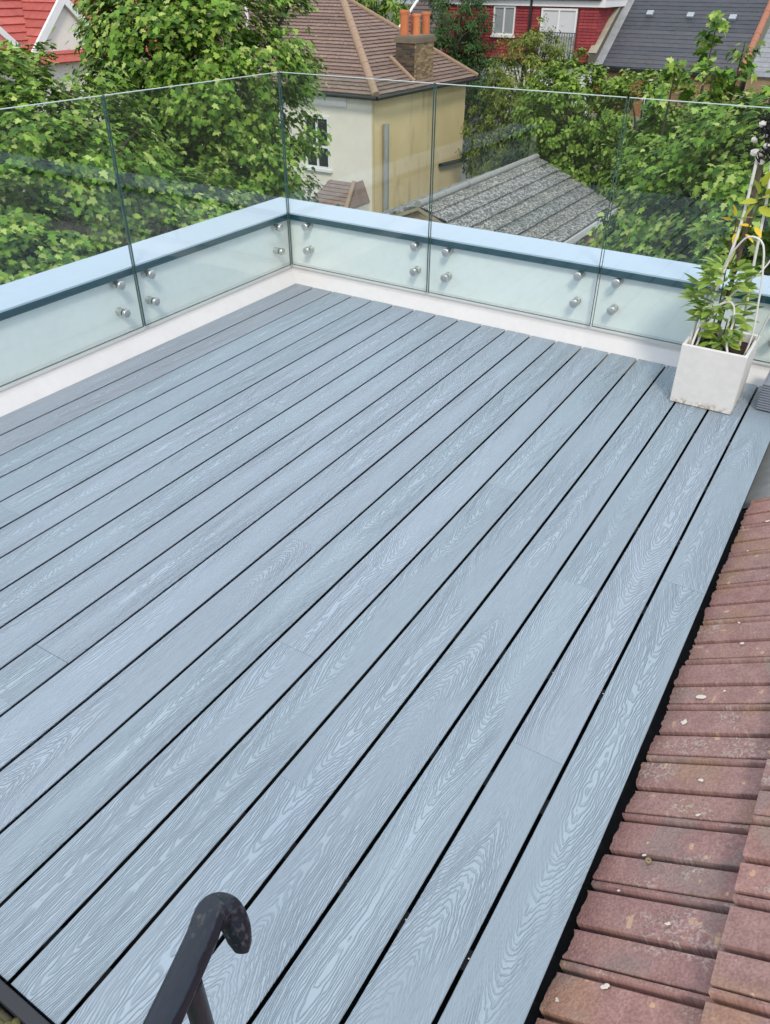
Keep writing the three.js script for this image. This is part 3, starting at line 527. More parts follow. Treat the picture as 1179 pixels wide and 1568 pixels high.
// yellow rendered house with a hipped roof and a chimney
{
  const t = thing('yellow_house', 'yellow and cream rendered house with hipped brown tile roof and chimney stack', 'house', [0, 0, 0]);
  const yw = std([1, 1, 1], 0.85, { map: yellowMap, bumpMap: mottleBump, bumpScale: 0.004 });
  const wall = polys([[[-12.8, -6.8, -21.0], [-12.8, -6.8, -28.0], [-12.8, -1.62, -28.0], [-12.8, -1.62, -21.0]]]);
  { const p = wall.attributes.position, u = wall.attributes.uv; for (let i = 0; i < p.count; i++) u.setXY(i, (-21 - p.getZ(i)) / 7, (p.getY(i) + 6.8) / 5.2); }
  mesh('side_wall', wall, yw, t);
  const creamM = soft([0.80, 0.76, 0.66], 0.8, 0.003);
  mesh('front_wall', polys([[[-24, -6.8, -21.0], [-12.8, -6.8, -21.0], [-12.8, -1.62, -21.0], [-24, -1.62, -21.0]]]), creamM, t);
  mesh('rear_wall', polys([[[-12.8, -6.8, -28.0], [-24, -6.8, -28.0], [-24, -1.62, -28.0], [-12.8, -1.62, -28.0]]]), creamM, t);
  mesh('corner_strip', bx(-12.86, -12.79, -6.8, -1.7, -21.06, -20.99), soft([0.62, 0.52, 0.30], 0.8), t);
  window_(t, [-15.75, -4.2, -21.0], [1, 0, 0], [0, 0, 1], 1.1, 1.75, { bar: 0.75, frame: 0.08 });
  mesh('soffit', bx(-24, -12.62, -1.72, -1.655, -28.2, -20.8), M.whitePaint, t);
  mesh('fascia', bx(-24, -13.9, -2.1, -1.73, -20.998, -20.95), M.whitePaint, t);
  const cr = [-12.5, -1.63, -20.68], cl = [-26, -1.63, -20.68], br = [-12.5, -1.63, -28.32], ap = [-16.4, 1.02, -24.5], rl = [-22.5, 1.02, -24.5];
  courses(t, 'tile_course', cl, cr, ap, rl, 27, 0.05, 0.18, clayBrown, 5, 0.012);
  courses(t, 'tile_course', cr, br, ap, ap, 27, 0.05, 0.18, clayBrown, 7, 0.012);
  mesh('back_slope', polys([[br, [-26, -1.63, -28.32], rl, ap]]), clayBrown[0], t);
  const hipM = mot([0.36, 0.25, 0.17], 0.9, 0.008);
  const lift = q => [q[0], q[1] + 0.03, q[2]];
  ridgeTiles(t, 'hip_tile', lift(cr), lift(ap), 0.14, 0.42, hipM, 3); ridgeTiles(t, 'hip_tile', lift(br), lift(ap), 0.11, 0.42, hipM, 4); ridgeTiles(t, 'ridge_tile', lift(ap), lift(rl), 0.13, 0.42, hipM, 6);
  const gut = (pts) => { const g = tube(pts, 0.065, 2, 10); return g; };
  mesh('gutter', gut([[-26, -1.70, -20.62], [-19, -1.70, -20.62], [-12.42, -1.70, -20.62]]), M.gutter, t);
  mesh('gutter', gut([[-12.42, -1.70, -20.62], [-12.42, -1.70, -24.5], [-12.42, -1.70, -28.4]]), M.gutter, t);
  // chimney on the side wall
  const ch = new THREE.Group(); ch.name = 'chimney'; t.add(ch);
  const cx0 = -13.55, cx1 = -12.78, cz0 = -25.12, cz1 = -23.72, cy0 = -1.55, cy1 = -0.28;
  mesh('stack', bx(cx0, cx1, cy0, cy1, cz0, cz1), mortar, ch);
  bricks(ch, [cx1, cy0, cz1], [0, 0, -1], [1, 0, 0], cz1 - cz0, cy1 - cy0, stock, 11);
  bricks(ch, [cx0, cy0, cz1], [1, 0, 0], [0, 0, 1], cx1 - cx0, cy1 - cy0, sooty, 12);
  mesh('corbel', bx(cx0 - 0.05, cx1 + 0.05, cy1, cy1 + 0.16, cz0 - 0.05, cz1 + 0.05), mot([0.20, 0.16, 0.11], 0.95), ch);
  mesh('cap', bx(cx0 - 0.02, cx1 + 0.02, cy1 + 0.161, cy1 + 0.23, cz0 - 0.02, cz1 + 0.02), mot([0.24, 0.21, 0.16], 0.95), ch);
  const pot = new THREE.LatheGeometry([[0.15, 0], [0.165, 0.05], [0.15, 0.1], [0.145, 0.58], [0.175, 0.61], [0.175, 0.70], [0.13, 0.70], [0.12, 0.2]].map(q => new THREE.Vector2(...q)), 20);
  const potM = [[0.62, 0.20, 0.08], [0.70, 0.25, 0.10], [0.42, 0.12, 0.06]].map(c => mot(c, 0.8));
  [[-13.32, -23.9, 1.1], [-13.0, -24.2, 0.95], [-13.34, -24.6, 0.9], [-13.02, -24.92, 1.0]].forEach(([x, z, s], i) => { const o = mesh('chimney_pot', pot, potM[i % 3], ch); o.position.set(x, cy1 + 0.2, z); o.scale.set(s * 0.95, s * 1.02, s * 0.95); });
  mesh('flashing', bx(cx0 - 0.1, cx1 + 0.06, -1.60, -1.52, cz0 - 0.05, cz1 + 0.02), mot([0.55, 0.57, 0.58], 0.6), ch);
  ridgeTiles(ch, 'back_gutter_tile', [-12.7, -1.45, -23.62], [-13.7, -0.72, -23.55], 0.08, 0.3, hipM, 8);
  mesh('flue_pipe', new THREE.CylinderGeometry(0.11, 0.11, 3.6, 16).translate(-12.66, -4.4, -21.62), mot([0.36, 0.38, 0.38], 0.5), t);
  mesh('waste_pipe', tube([[-12.7, -4.6, -25.85], [-12.68, -4.64, -26.8], [-12.68, -4.72, -28.15]], 0.07, 8, 10), std([0.04, 0.05, 0.055], 0.5), t);
  mesh('vent_pipe', new THREE.CylinderGeometry(0.06, 0.06, 3.2, 10).translate(-18.6, 0.2, -21.6), M.whitePaint, t);
  // small tiled bay roof on the front
  courses(t, 'bay_tile_course', [-14.6, -5.1, -19.4], [-12.95, -5.1, -19.4], [-13.25, -4.4, -20.4], [-14.3, -4.4, -20.4], 7, 0.03, 0.18, clayBrown, 9);
  mesh('bay_roof_side', polys([[[-12.95, -5.1, -19.4], [-12.95, -5.1, -20.99], [-13.25, -4.4, -20.99], [-13.25, -4.4, -20.4]]]), clayBrown[1], t);
  ridgeTiles(t, 'bay_hip_tile', [-12.95, -5.07, -19.4], [-13.25, -4.37, -20.4], 0.09, 0.35, hipM, 10);
  mesh('bay_wall', bx(-14.5, -13.0, -6.8, -5.12, -20.99, -19.5), creamM, t);
}
// outbuilding with a pebble faced tile roof
{
  const t = thing('outbuilding', 'low brick outbuilding with grey pebble faced tile roof behind the parapet', 'outbuilding', [0, 0, 0]);
  const pm = [[1, 1, 1], [0.9, 0.91, 0.9], [0.97, 0.95, 0.9]].map(c => std(c, 0.95, { map: pebbleMap, bumpMap: pebbleBump, bumpScale: 0.02 }));
  const z0 = -13.4, z1 = -20.9, xr = -6.65, ye = -4.12, xe = -3.85, yr = -2.98;
  courses(t, 'tile_course', [xe, ye, z0], [xe, ye, z1], [xr, yr, z1], [xr, yr, z0], 7, 0.07, 0.9, pm, 21, 0.006);
  courses(t, 'tile_course', [-9.4, ye, z1], [-9.4, ye, z0], [xr, yr, z0], [xr, yr, z1], 7, 0.07, 0.9, pm, 22, 0.006);
  ridgeTiles(t, 'ridge_tile', [xr, yr + 0.04, z0], [xr, yr + 0.02, z1], 0.10, 0.45, mot([0.30, 0.29, 0.27], 0.95, 0.01), 23);
  const br = stock;
  mesh('wall', bx(-9.2, -4.05, -6.8, ye - 0.03, -20.7, -13.6), mortar, t);
  mesh('gable', polys([[[-9.2, ye - 0.03, -13.6], [-4.05, ye - 0.03, -13.6], [xr, yr - 0.09, -13.6]]]), mot([0.52, 0.40, 0.20], 0.9, 0.01), t);
  bricks(t, [-9.2, ye - 0.05, -13.6], [1, 0, 0], [0, 0, 1], 5.15, 1.05, [mot([0.52, 0.36, 0.16], 0.9), mot([0.46, 0.33, 0.15], 0.9)], 24, (s, y) => y + 0.1 > 1.02 - Math.abs(s - 2.55) * 0.41);
  bricks(t, [-4.05, -6.8, -13.6], [0, 0, -1], [1, 0, 0], 7.1, 2.6, stock, 25);
  const bargeM = mot([0.36, 0.30, 0.19], 0.9);
  mesh('barge_board', polys([[[xr, yr - 0.02, z0], [xr, yr - 0.11, z0], [xe, ye - 0.09, z0], [xe, ye, z0]]]), bargeM, t); mesh('barge_board', polys([[[xr, yr - 0.02, z0], [xr, yr - 0.11, z0], [-9.4, ye - 0.09, z0], [-9.4, ye, z0]]]), bargeM, t);
  mesh('eaves_board', bx(-4.03, xe + 0.05, ye - 0.2, ye - 0.02, z1, z0), M.whitePaint, t);
  window_(t, [-4.04, -5.0, -17.4], [0, 0, -1], [1, 0, 0], 0.7, 0.55, { cols: 1 });
}
// red tile-hung house with a Juliet balcony, far behind the bushes
const redHung = [[0.34, 0.045, 0.050], [0.29, 0.038, 0.045], [0.38, 0.055, 0.058]].map(c => mot(c, 0.8, 0.004));
{
  const t = thing('red_dormer_house', 'white house with red tile hung upper storey and barred balcony window', 'house', [0, 0, 0]);
  const zf = -31.8, xl = -16, xr = -8.95;
  mesh('upper_wall', bx(xl, xr, -1.2, 0.75, -37, zf - 0.03), mot([0.2, 0.05, 0.05], 0.9), t);
  hangFace(t, [xl, -1.22, zf], [xr, -1.22, zf], [0, 0, 1], 1.95, 18, 31, (s, y) => { const x = xl + s, Y = -1.22 + y; return (x > -11.42 && x < -9.78 && Y > -1.2 && Y < 0.66) || (x > -13.6 && x < -12.5 && Y > -0.42 && Y < 0.7); });
  hangFace(t, [xr, -1.22, zf], [xr, -1.22, -36], [1, 0, 0], 1.95, 18, 32);
  mesh('fascia', bx(xl, xr + 0.25, 0.70, 0.98, -37, zf + 0.12), M.whitePaint, t);
  mesh('roof_gutter', bx(xl, xr + 0.1, 0.93, 1.05, zf + 0.121, zf + 0.26), M.gutter, t);
  mesh('flat_roof', bx(xl, xr + 0.3, 1.0, 1.12, -37, zf + 0.10), M.lead, t);
  mesh('lower_wall', bx(xl, -8.82, -6.8, -1.36, -38, -31.55), soft([0.78, 0.80, 0.84], 0.8), t);
  mesh('lower_gutter', bx(xl, -8.75, -1.38, -1.25, -31.9, -31.42), M.gutter, t);
  window_(t, [-13.55, -0.36, zf + 0.0], [1, 0, 0], [0, 0, 1], 1.0, 1.04, { glass: soft([0.30, 0.33, 0.34], 0.3) });
  window_(t, [-11.38, -1.14, zf + 0.0], [1, 0, 0], [0, 0, 1], 1.56, 1.78, { glass: M.curtain, sill: false, frame: 0.075 });
  const bal = new THREE.Group(); bal.name = 'juliet_balcony'; t.add(bal);
  const barM = std([0.10, 0.11, 0.12], 0.5);
  for (let k = 0; k <= 15; k++) mesh('baluster', bx(-11.42 + k * 0.108, -11.395 + k * 0.108, -1.14, -0.22, zf + 0.16, zf + 0.185), barM, bal);
  mesh('rail', bx(-11.44, -9.75, -0.22, -0.185, zf + 0.155, zf + 0.19), barM, bal); mesh('rail', bx(-11.44, -9.75, -1.175, -1.14, zf + 0.155, zf + 0.19), barM, bal);
  mesh('drainpipe', bx(-11.87, -11.78, -6.8, 1.0, zf + 0.08, zf + 0.16), M.gutter, t);
  mesh('drainpipe_lower', bx(-11.9, -11.8, -6.8, -1.4, -31.54, -31.45), M.gutter, t);
  window_(t, [-11.2, -3.6, -31.55], [1, 0, 0], [0, 0, 1], 1.2, 1.5, {}); window_(t, [-14.4, -3.6, -31.55], [1, 0, 0], [0, 0, 1], 1.2, 1.5, {});
}
function hangFace(parent, A, B, n, H, rows, seed, hole) {     // vertical tile hanging, one part per course
  const R = rng(seed), a = new THREE.Vector3(...A), W = a.distanceTo(new THREE.Vector3(...B)), e = new THREE.Vector3(...B).sub(a).normalize(), N = new THREE.Vector3(...n), h = H / rows, tw = 0.19;
  const q = new THREE.Quaternion().setFromRotationMatrix(new THREE.Matrix4().makeBasis(e, new THREE.Vector3(0, 1, 0), N));
  for (let j = 0; j < rows; j++) {
    let gs = []; const flush = () => { if (!gs.length) return; const g = merge(gs); g.applyQuaternion(q); g.translate(a.x, a.y, a.z); mesh('hung_tile_course', g, redHung[Math.floor(R() * 3)], parent); gs = []; };
    for (let i = 0; i * tw < W; i++) {
      const s0 = i * tw + 0.003, s1 = Math.min(W, (i + 1) * tw - 0.003); if (hole && hole((s0 + s1) / 2, j * h + h / 2)) { flush(); continue; }
      const d = 0.026 + R() * 0.008, g = prism([[-0.03, j * h], [d, j * h], [0.004, (j + 1) * h + 0.004], [-0.03, (j + 1) * h + 0.004]], 'x', s0, s1); gs.push(g);
    }
    flush();
  }
}
// slate roofed house next door
{
  const t = thing('slate_house', 'brick house with dark slate roof and three small roof vents', 'house', [0, 0, 0]);
  const slate = [[0.060, 0.066, 0.082], [0.070, 0.075, 0.090], [0.052, 0.058, 0.072], [0.080, 0.083, 0.094]].map(c => mot(c, 0.6, 0.004));
  const xl = -8.75, xr = -3.05, ze = -31.5, ye = -1.28, tp = 0.70, zr = ze - 4.6, yr = ye + 4.6 * tp;
  courses(t, 'slate_course', [xl, ye, ze], [xr, ye, ze], [xr, yr, zr], [xl, yr, zr], 24, 0.016, 0.3, slate, 41, 0.008);
  mesh('wall', bx(xl + 0.02, xr, -6.8, ye - 0.08, -38, -31.62), mortar, t);
  bricks(t, [xl + 0.02, -3.0, -31.62], [1, 0, 0], [0, 0, 1], xr - xl, 1.62, [mot([0.36, 0.22, 0.10], 0.9), mot([0.45, 0.17, 0.06], 0.9), mot([0.28, 0.18, 0.09], 0.9), mot([0.42, 0.30, 0.16], 0.9)], 42, (s, y) => s > 2.2 && s < 3.1 && y < 1.25);
  window_(t, [-6.5, -3.1, -31.6], [1, 0, 0], [0, 0, 1], 0.85, 1.45, {});
  mesh('gutter', bx(xl - 0.05, xr, ye - 0.16, ye - 0.03, -31.55, -31.40), M.gutter, t);
  // raised party wall with coping on the side of the red house
  const pw = prism([[ze + 0.05, ye - 0.1], [ze + 0.05, ye + 0.42], [zr, yr + 0.32], [zr, ye - 0.1]], 'x', -9.02, -8.77);
  mesh('party_wall', pw, mot([0.13, 0.12, 0.10], 0.9, 0.01), t);
  mesh('party_wall_coping', polys([[[-9.06, ye + 0.44, ze + 0.08], [-8.70, ye + 0.44, ze + 0.08], [-8.70, yr + 0.36, zr], [-9.06, yr + 0.36, zr]]]), mot([0.40, 0.37, 0.28], 0.9), t);
  mesh('lead_soaker', polys([[[-8.76, ye + 0.03, ze], [-8.42, ye + 0.03, ze], [-8.42, yr + 0.035, zr], [-8.76, yr + 0.035, zr]]]), mot([0.34, 0.35, 0.36], 0.6), t);
  for (const [x, z] of [[-7.5, -33.95], [-5.85, -33.9], [-4.2, -33.85]]) { const o = mesh('roof_vent', bx(-0.13, 0.13, 0, 0.09, -0.12, 0.12), mot([0.38, 0.42, 0.46], 0.6), t); o.position.set(x, ye + (ze - z) * tp + 0.01, z); o.rotation.x = Math.atan(tp); }
  ridgeTiles(t, 'verge_tile', [xr + 0.02, ye + 0.02, ze], [xr + 0.02, yr + 0.02, zr], 0.13, 0.4, mot([0.40, 0.17, 0.11], 0.9), 43);
  ridgeTiles(t, 'ridge_tile', [xl, yr + 0.02, zr], [xr, yr + 0.02, zr], 0.13, 0.4, mot([0.40, 0.22, 0.13], 0.9), 44);
}
{
  const t = thing('grey_roof_house', 'pale grey roofed house beyond the terracotta verge tiles', 'house', [0, 0, 0]);
  const gm = [[0.30, 0.31, 0.33], [0.27, 0.28, 0.30]].map(c => mot(c, 0.8, 0.004)), xl = -2.75, xr = 4, ze = -31.4, ye = -1.35, tp = 0.66;
  courses(t, 'slate_course', [xl, ye, ze], [xr, ye, ze], [xr, ye + 4.8 * tp, ze - 4.8], [xl, ye + 4.8 * tp, ze - 4.8], 22, 0.016, 0.3, gm, 45, 0.006);
  mesh('wall', bx(xl, xr, -6.8, ye - 0.06, -37, -31.5), mot([0.34, 0.24, 0.14], 0.9), t);
  mesh('lean_to_flashing', tube([[-2.6, ye + 3.1, -35.9], [-1.9, ye + 2.2, -34.5], [-1.2, ye + 1.3, -33.3]], 0.05, 8, 6), mot([0.2, 0.12, 0.09], 0.9), t);
}
// red roofed house with a white gable, behind the plane trees
{
  const t = thing('red_roof_house', 'house with bright red tiled roof and white gable above the plane trees', 'house', [0, 0, 0]);
  const rm = [[0.50, 0.105, 0.085], [0.46, 0.095, 0.075], [0.55, 0.13, 0.105]].map(c => mot(c, 0.75, 0.006));
  const xe = -21.5, ye = -0.75, tp = 0.80;
  courses(t, 'tile_course', [xe, ye, -8], [xe, ye, -22], [xe - 5, ye + 5 * tp, -22], [xe - 5, ye + 5 * tp, -8], 19, 0.05, 0.33, rm, 51, 0.012);
  mesh('wall', bx(-30, xe - 0.3, -6.8, ye - 0.02, -21.8, -8.2), soft([0.72, 0.69, 0.62], 0.85), t);
  const gx = -21.75, az = -16.2, ay = 1.12;
  const slope = (ay - 0.0) / 1.2;
  mesh('gable_wall', polys([[[gx - 0.12, -0.45, az + 1.35], [gx - 0.12, -0.45, az - 1.35], [gx - 0.12, ay - 0.1, az]]]), soft([0.76, 0.72, 0.66], 0.85), t);
  courses(t, 'gable_tile_course', [gx - 0.05, -0.45, az + 1.62], [gx - 2.4, -0.45, az + 1.62], [gx - 2.4, ay, az], [gx - 0.05, ay, az], 7, 0.045, 0.33, rm, 52);
  courses(t, 'gable_tile_course', [gx - 2.4, -0.45, az - 1.62], [gx - 0.05, -0.45, az - 1.62], [gx - 0.05, ay, az], [gx - 2.4, ay, az], 7, 0.045, 0.33, rm, 53);
  for (const s of [1, -1]) mesh('barge_board', prism([[az, ay + 0.08], [az, ay - 0.24], [az + s * 1.6, -0.66], [az + s * 1.75, -0.5]], 'x', gx - 0.06, gx + 0.04), M.whitePaint, t);
  mesh('second_barge', prism([[-13.2, 0.75], [-13.2, 0.5], [-12.2, -0.4], [-12.0, -0.3]], 'x', gx - 0.2, gx + 0.0), M.whitePaint, t);
  mesh('second_barge', prism([[-13.2, 0.75], [-13.2, 0.5], [-14.1, -0.3], [-14.25, -0.2]], 'x', gx - 0.2, gx + 0.0), M.whitePaint, t);
}
// dark brown roof showing behind the chimney
{
  const t = thing('brown_roof_house', 'dark brown tiled roof with white barge board behind the chimney pots', 'house', [0, 0, 0]);
  const bm = [[0.115, 0.085, 0.085], [0.13, 0.095, 0.09], [0.10, 0.078, 0.078]].map(c => mot(c, 0.9, 0.006)), ze = -34.2, ye = -1.5, tp = 0.62, xl = -20.6, xr = -14;
  courses(t, 'tile_course', [xl, ye, ze], [xr, ye, ze], [xr, ye + 4.6 * tp, ze - 4.6], [xl, ye + 4.6 * tp, ze - 4.6], 16, 0.045, 0.33, bm, 61, 0.008);
  mesh('wall', bx(xl + 0.2, xr, -6.8, ye - 0.05, ze - 8, ze - 0.2), soft([0.6, 0.55, 0.48], 0.9), t);
  mesh('barge_board', prism([[ze + 0.02, ye + 0.05], [ze + 0.02, ye - 0.12], [ze - 4.6, ye + 4.6 * tp - 0.12], [ze - 4.6, ye + 4.6 * tp + 0.09]], 'x', xl - 0.14, xl - 0.02), M.whitePaint, t);
}

// ---------------------------------------------------------------- trees
const palmate = (() => {                                   // five-lobed plane leaf, tip along +z
  const pts = [[0.0, -0.02], [0.20, -0.10], [0.42, 0.02], [0.30, 0.20], [0.56, 0.42], [0.30, 0.46], [0.20, 0.58], [0.22, 0.72], [0.0, 1.0]];
  const out = [...pts, ...pts.slice(1, -1).reverse().map(([x, z]) => [-x, z])], P = [0, 0.05, 0.36], I = [];
  for (const [x, z] of out) { const r = Math.hypot(x, z - 0.36); P.push(x, 0.05 - 0.28 * r * r + 0.10 * Math.abs(x), z); }
  for (let k = 0; k < out.length; k++) I.push(0, 1 + (k + 1) % out.length, 1 + k);
  const g = new THREE.BufferGeometry(); g.setAttribute('position', new THREE.Float32BufferAttribute(P, 3)); g.setIndex(I); g.setAttribute('uv', new THREE.Float32BufferAttribute(P.filter((_, i) => i % 3 !== 1), 2)); g.computeVertexNormals(); return g;
})();
const broad = leafShape([[0.01, 0], [0.28, 0.2], [0.32, 0.45], [0.2, 0.78], [0, 1]], 0.25, 0.2), lance = leafShape([[0.01, 0], [0.15, 0.3], [0.13, 0.6], [0, 1]], 0.3, 0.25);
const barkM = mot([0.12, 0.10, 0.075], 0.95, 0.01);
const crownMat = new THREE.MeshPhysicalMaterial({ color: 0xffffff, roughness: 0.72, specularIntensity: 0.5, transmission: 0.30, thickness: 0, side: THREE.DoubleSide });
// blobs: [x, y, z, rx, ry, rz]; clumps of leaves fill each blob's outer half; shoots: upright leafy shoots [x, y, z, height]
function tree(name, label, base, trunkR, blobs, o) {
  const R = rng(o.seed), t = thing(name, label, o.category ?? 'tree', base, o.group);
  const G = () => (R() + R() + R() - 1.5) / 1.5;
  const [bx0, by0, bz0] = base, loc = q => [q[0] - bx0, q[1] - by0, q[2] - bz0];
  const top = loc([blobs[0][0], blobs[0][1] - blobs[0][4] * 0.2, blobs[0][2]]);
  mesh('trunk', taper([[0, 0, 0], [0.08, top[1] * 0.35, -0.05], [top[0] * 0.4, top[1] * 0.6, top[2] * 0.4], top], [trunkR, trunkR * 0.75, trunkR * 0.55, trunkR * 0.25], 14, 10), barkM, t);
  const mats = [], cols = [], m4 = new THREE.Matrix4(), q = new THREE.Quaternion(), zax = new THREE.Vector3(0, 0, 1);
  const leaf = (p, nrm, size) => {
    // leaf plane faces nrm, its tip droops outwards
    const tip = new THREE.Vector3(G(), G() - 0.55, G()); tip.addScaledVector(nrm, -tip.dot(nrm)).normalize();
    const side = new THREE.Vector3().crossVectors(nrm, tip).normalize();
    m4.makeBasis(side.clone().multiplyScalar(size), nrm.clone().multiplyScalar(size), tip.multiplyScalar(size)); m4.setPosition(...p); mats.push(m4.clone());
    const w = R(), pal = o.palette, c = pal[Math.min(pal.length - 1, Math.floor(w * pal.length))], k = 0.75 + 0.5 * R(); cols.push([c[0] * k, c[1] * k, c[2] * k]);
  };
  for (const [cx, cy, cz, rx, ry, rz] of blobs) {
    const B = loc([cx, cy, cz]), area = (rx * ry + ry * rz + rx * rz) * 4.19 / 3, nC = Math.round(area * (o.clumps ?? 9));
    const limbs = [];
    for (let c = 0; c < nC; c++) {
      const u = R() * 2 - 1, a = R() * 6.283, s = Math.sqrt(1 - u * u), rad = (o.inner ?? 0.62) + (1.04 - (o.inner ?? 0.62)) * Math.pow(R(), 0.6) + 0.10 * G();
      const d = [s * Math.cos(a), u, s * Math.sin(a)], lump = 0.86 + 0.30 * vnoise(d[0] * 2.6 + cx * 3 + 40, d[1] * 2.6 + d[2] * 2.1 + cz + 40, o.seed);
      const C = [B[0] + d[0] * rx * rad * lump, B[1] + d[1] * ry * rad * lump, B[2] + d[2] * rz * rad * lump];
      if (c % 7 === 0) limbs.push(C);
      const cr = (o.clumpR ?? 0.32) * (0.7 + 0.6 * R()), n = Math.round((o.per ?? 26) * (0.6 + 0.8 * R()));
      for (let i = 0; i < n; i++) {
        const e = new THREE.Vector3(G(), G() * 0.8, G()).multiplyScalar(cr);
        const nrm = new THREE.Vector3(d[0] * 0.55 + G() * 0.75, 0.55 + d[1] * 0.4 + G() * 0.55, d[2] * 0.55 + G() * 0.75).normalize();
        leaf([C[0] + e.x, C[1] + e.y, C[2] + e.z], nrm, o.leaf * (0.6 + 0.7 * R()));
      }
    }
    const gs = []; for (const C of limbs.slice(0, 22)) { const m = [(B[0] + C[0]) / 2 + G() * 0.15, (B[1] + C[1]) / 2 - 0.12 * ry, (B[2] + C[2]) / 2 + G() * 0.15]; gs.push(taper([top[0] * 0.7 + B[0] * 0.3, top[1] * 0.7 + (B[1] - ry * 0.4) * 0.3, top[2] * 0.7 + B[2] * 0.3].length ? [[(top[0] + B[0]) / 2, Math.min(top[1], B[1] - ry * 0.45), (top[2] + B[2]) / 2], m, C] : [], [trunkR * 0.3, trunkR * 0.16, trunkR * 0.06], 6, 5)); }
    if (gs.length) mesh('limb', merge(gs), barkM, t);
  }
  for (const [x, y, z, h, r] of o.shoots ?? []) {
    const S = loc([x, y, z]); mesh('shoot', taper([S, [S[0] + G() * 0.06, S[1] + h * 0.5, S[2]], [S[0] + G() * 0.1, S[1] + h, S[2] + G() * 0.06]], [0.02, 0.012, 0.005], 6, 5), barkM, t);
    const nk = Math.round(5 + h * 6);
    for (let k = 0; k < nk; k++) {
      const f = (k + R()) / nk, a = R() * 6.283, rr = (r ?? 0.2) * 1.5 * (1 - 0.85 * f) * (0.3 + 0.7 * R()), K = [S[0] + Math.cos(a) * rr, S[1] + h * f, S[2] + Math.sin(a) * rr];
      for (let i = 0; i < 26 - 12 * f; i++) leaf([K[0] + G() * 0.13, K[1] + G() * 0.10, K[2] + G() * 0.13], new THREE.Vector3(Math.cos(a) * 0.6 + G() * 0.8, 0.6 + G() * 0.6, Math.sin(a) * 0.6 + G() * 0.8).normalize(), o.leaf * (0.6 + 0.7 * R()));
    }
  }
  const im = new THREE.InstancedMesh(o.shape, crownMat, mats.length); im.name = 'crown'; im.userData.kind = 'stuff'; shadows(im);
  const col = new THREE.Color(); mats.forEach((m, i) => { im.setMatrixAt(i, m); im.setColorAt(i, col.setRGB(...cols[i])); });
  t.add(im); leafTotal += mats.length; return t;
}
let leafTotal = 0;
const planeGreens = [[0.100, 0.215, 0.022], [0.135, 0.270, 0.028], [0.180, 0.330, 0.036], [0.060, 0.145, 0.022], [0.27, 0.40, 0.055], [0.42, 0.52, 0.14]];
const grp = 'trees beyond the parapet';
const PL = { leaf: 0.088, shape: palmate, palette: planeGreens, group: grp, clumps: 26, per: 64, clumpR: 0.31, inner: 0.5, shootLeaves: 380 };
tree('plane_tree', 'broad leafy plane tree standing against the yellow house', [-6.2, -6.8, -6.3], 0.24, [[-5.95, 0.25, -5.9, 1.55, 2.1, 1.6], [-6.35, 0.75, -5.3, 1.0, 1.15, 1.0], [-6.05, -1.4, -5.5, 1.65, 1.5, 1.6], [-6.3, -1.9, -5.0, 1.7, 1.6, 1.7]], { ...PL, seed: 1 });
tree('plane_tree', 'plane tree growing in front of the white gabled house', [-6.2, -6.8, -2.6], 0.22, [[-6.2, -0.75, -2.6, 1.7, 1.6, 1.7], [-6.9, -0.6, -1.6, 1.4, 1.5, 1.4], [-6.5, -1.2, -4.2, 1.3, 1.5, 1.3], [-5.3, -1.7, -3.5, 1.5, 1.4, 1.5], [-5.6, -2.0, -1.3, 1.7, 1.7, 1.7]], { ...PL, seed: 2, shoots: [[-6.9, 0.3, -2.2, 0.7, 0.3], [-7.3, 0.35, -1.9, 0.7, 0.3], [-6.9, 0.35, -3.3, 0.6, 0.3]] });
tree('plane_tree', 'plane tree with upright young shoots rising over the slate roof', [1.5, -6.8, -7.4], 0.2, [[1.25, -0.85, -7.2, 1.35, 1.2, 1.4], [1.2, -2.0, -6.8, 1.35, 1.3, 1.4], [2.3, -1.6, -6.2, 1.4, 1.7, 1.4], [1.95, -0.25, -6.7, 1.0, 1.0, 1.0], [1.6, -2.9, -6.0, 1.4, 1.2, 1.4]], { ...PL, seed: 3, shoots: [[0.75, 0.1, -7.3, 1.25, 0.28], [1.15, 0.1, -7.2, 0.95, 0.32], [0.40, -0.1, -7.2, 0.95, 0.28], [1.6, 0.1, -7.3, 0.9, 0.32], [0.95, 0.1, -6.8, 0.7, 0.25], [2.1, 0.0, -6.9, 0.7, 0.3]] });
const bushG = [[0.15, 0.26, 0.025], [0.20, 0.32, 0.04], [0.28, 0.40, 0.07], [0.10, 0.19, 0.02]];
const LA = { leaf: 0.12, shape: broad, palette: bushG, group: grp, clumps: 22, per: 34, clumpR: 0.28 };
tree('laurel_tree', 'light green bushy tree in front of the white wall', [-6.1, -6.8, -22.8], 0.16, [[-6.3, -2.0, -22.8, 1.75, 1.6, 1.4], [-5.9, -3.6, -22.8, 1.7, 1.6, 1.4]], { ...LA, leaf: 0.14, seed: 4 });
tree('laurel_tree', 'light green bushy tree below the slate roof gutter', [-3.9, -6.8, -22.4], 0.16, [[-4.0, -2.05, -22.4, 1.6, 1.45, 1.3], [-3.3, -3.4, -22.0, 1.7, 1.6, 1.5]], { ...LA, leaf: 0.14, seed: 5 });
const feather = [[0.14, 0.19, 0.022], [0.19, 0.24, 0.03], [0.10, 0.15, 0.02], [0.24, 0.28, 0.05]];
const AS = { leaf: 0.17, shape: lance, palette: feather, group: grp, clumps: 16, per: 44, clumpR: 0.38 };
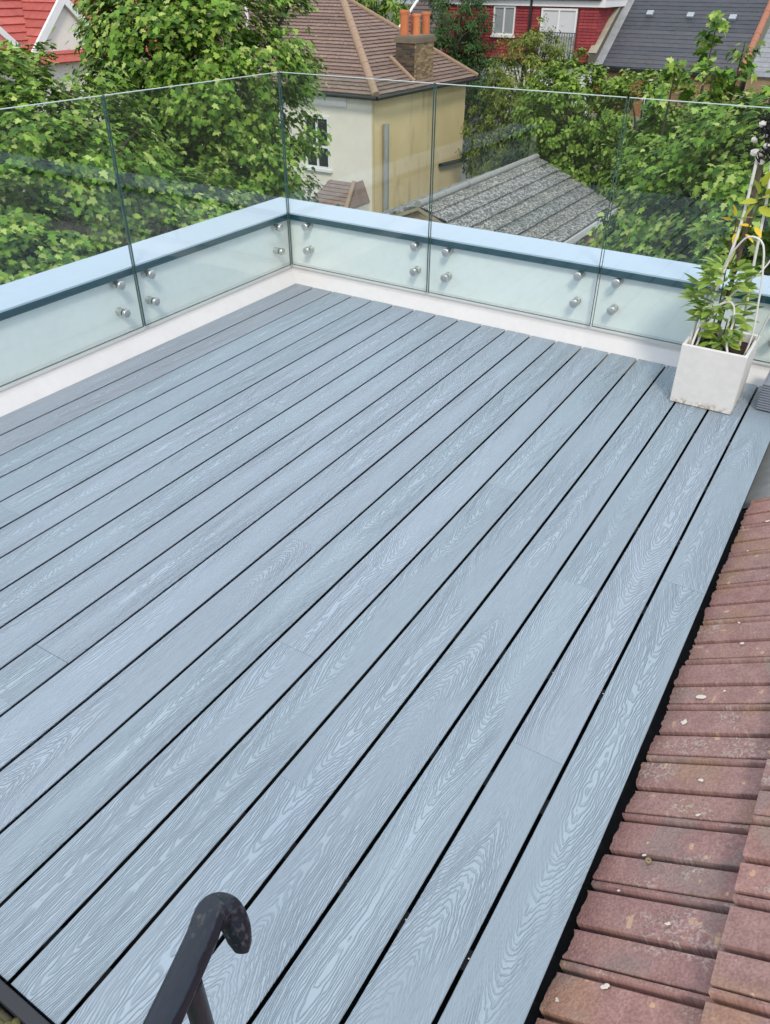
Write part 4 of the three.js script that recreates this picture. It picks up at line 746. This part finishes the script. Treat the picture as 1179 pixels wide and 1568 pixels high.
tree('ash_tree', 'feathery olive green tree between the yellow house and bushes', [-9.4, -6.8, -27.0], 0.2, [[-9.7, -2.1, -27.2, 1.7, 2.3, 1.5], [-8.6, -3.8, -26.4, 1.8, 2.0, 1.6], [-10.4, -3.8, -27.0, 1.6, 2.2, 1.4]], { ...AS, seed: 6 });
tree('evergreen_tree', 'dense dark evergreen tree behind the yellow house beside the red hung wall', [-14.2, -6.8, -30.0], 0.25, [[-14.5, -0.1, -30.0, 1.55, 2.1, 1.3], [-13.6, -3.0, -29.9, 1.8, 2.6, 1.3]], { ...AS, leaf: 0.16, seed: 7, palette: [[0.035, 0.09, 0.022], [0.05, 0.115, 0.028], [0.065, 0.14, 0.03]] });
const DK = { ...LA, leaf: 0.14, clumps: 14, palette: [[0.04, 0.085, 0.022], [0.05, 0.10, 0.025], [0.07, 0.12, 0.03]], category: 'shrub' };
tree('dark_shrub', 'dark shrub filling the garden behind the pebbled outbuilding roof', [-5.6, -6.8, -22.8], 0.12, [[-7.4, -4.2, -24.6, 2.2, 2.0, 1.2], [-3.6, -4.6, -22.6, 2.4, 2.0, 1.3]], { ...DK, seed: 8 });
tree('dark_shrub', 'dark shrub under the bushy laurels past the outbuilding', [-0.2, -6.8, -14.8], 0.12, [[0.1, -3.4, -14.6, 1.8, 2.2, 1.5], [-1.5, -3.8, -17.0, 1.5, 1.9, 1.4]], { ...DK, seed: 9 });
tree('dark_shrub', 'dark shrub low between the plane trees and the yellow house', [-9.5, -6.8, -12.5], 0.12, [[-9.5, -5.0, -12.5, 2.2, 1.9, 2.0], [-12.5, -4.6, -13.5, 2.0, 2.2, 2.0]], { ...DK, seed: 10 });
[[-30, -48, 11], [-22, -55, 12]].forEach(([x, z, sd], i) => tree('distant_tree', ['rounded distant tree beyond the dark brown roof', 'distant tree showing past the hipped roof ridge'][i], [x, -6.8, z], 0.35, [[x, -1.2, z, 3.6, 4.0, 3.2]], { ...AS, leaf: 0.4, clumps: 4, clumpR: 0.7, seed: sd, palette: bushG }));
console.log('leaves', leafTotal);
//BG1
renderer.render(scene, camera);
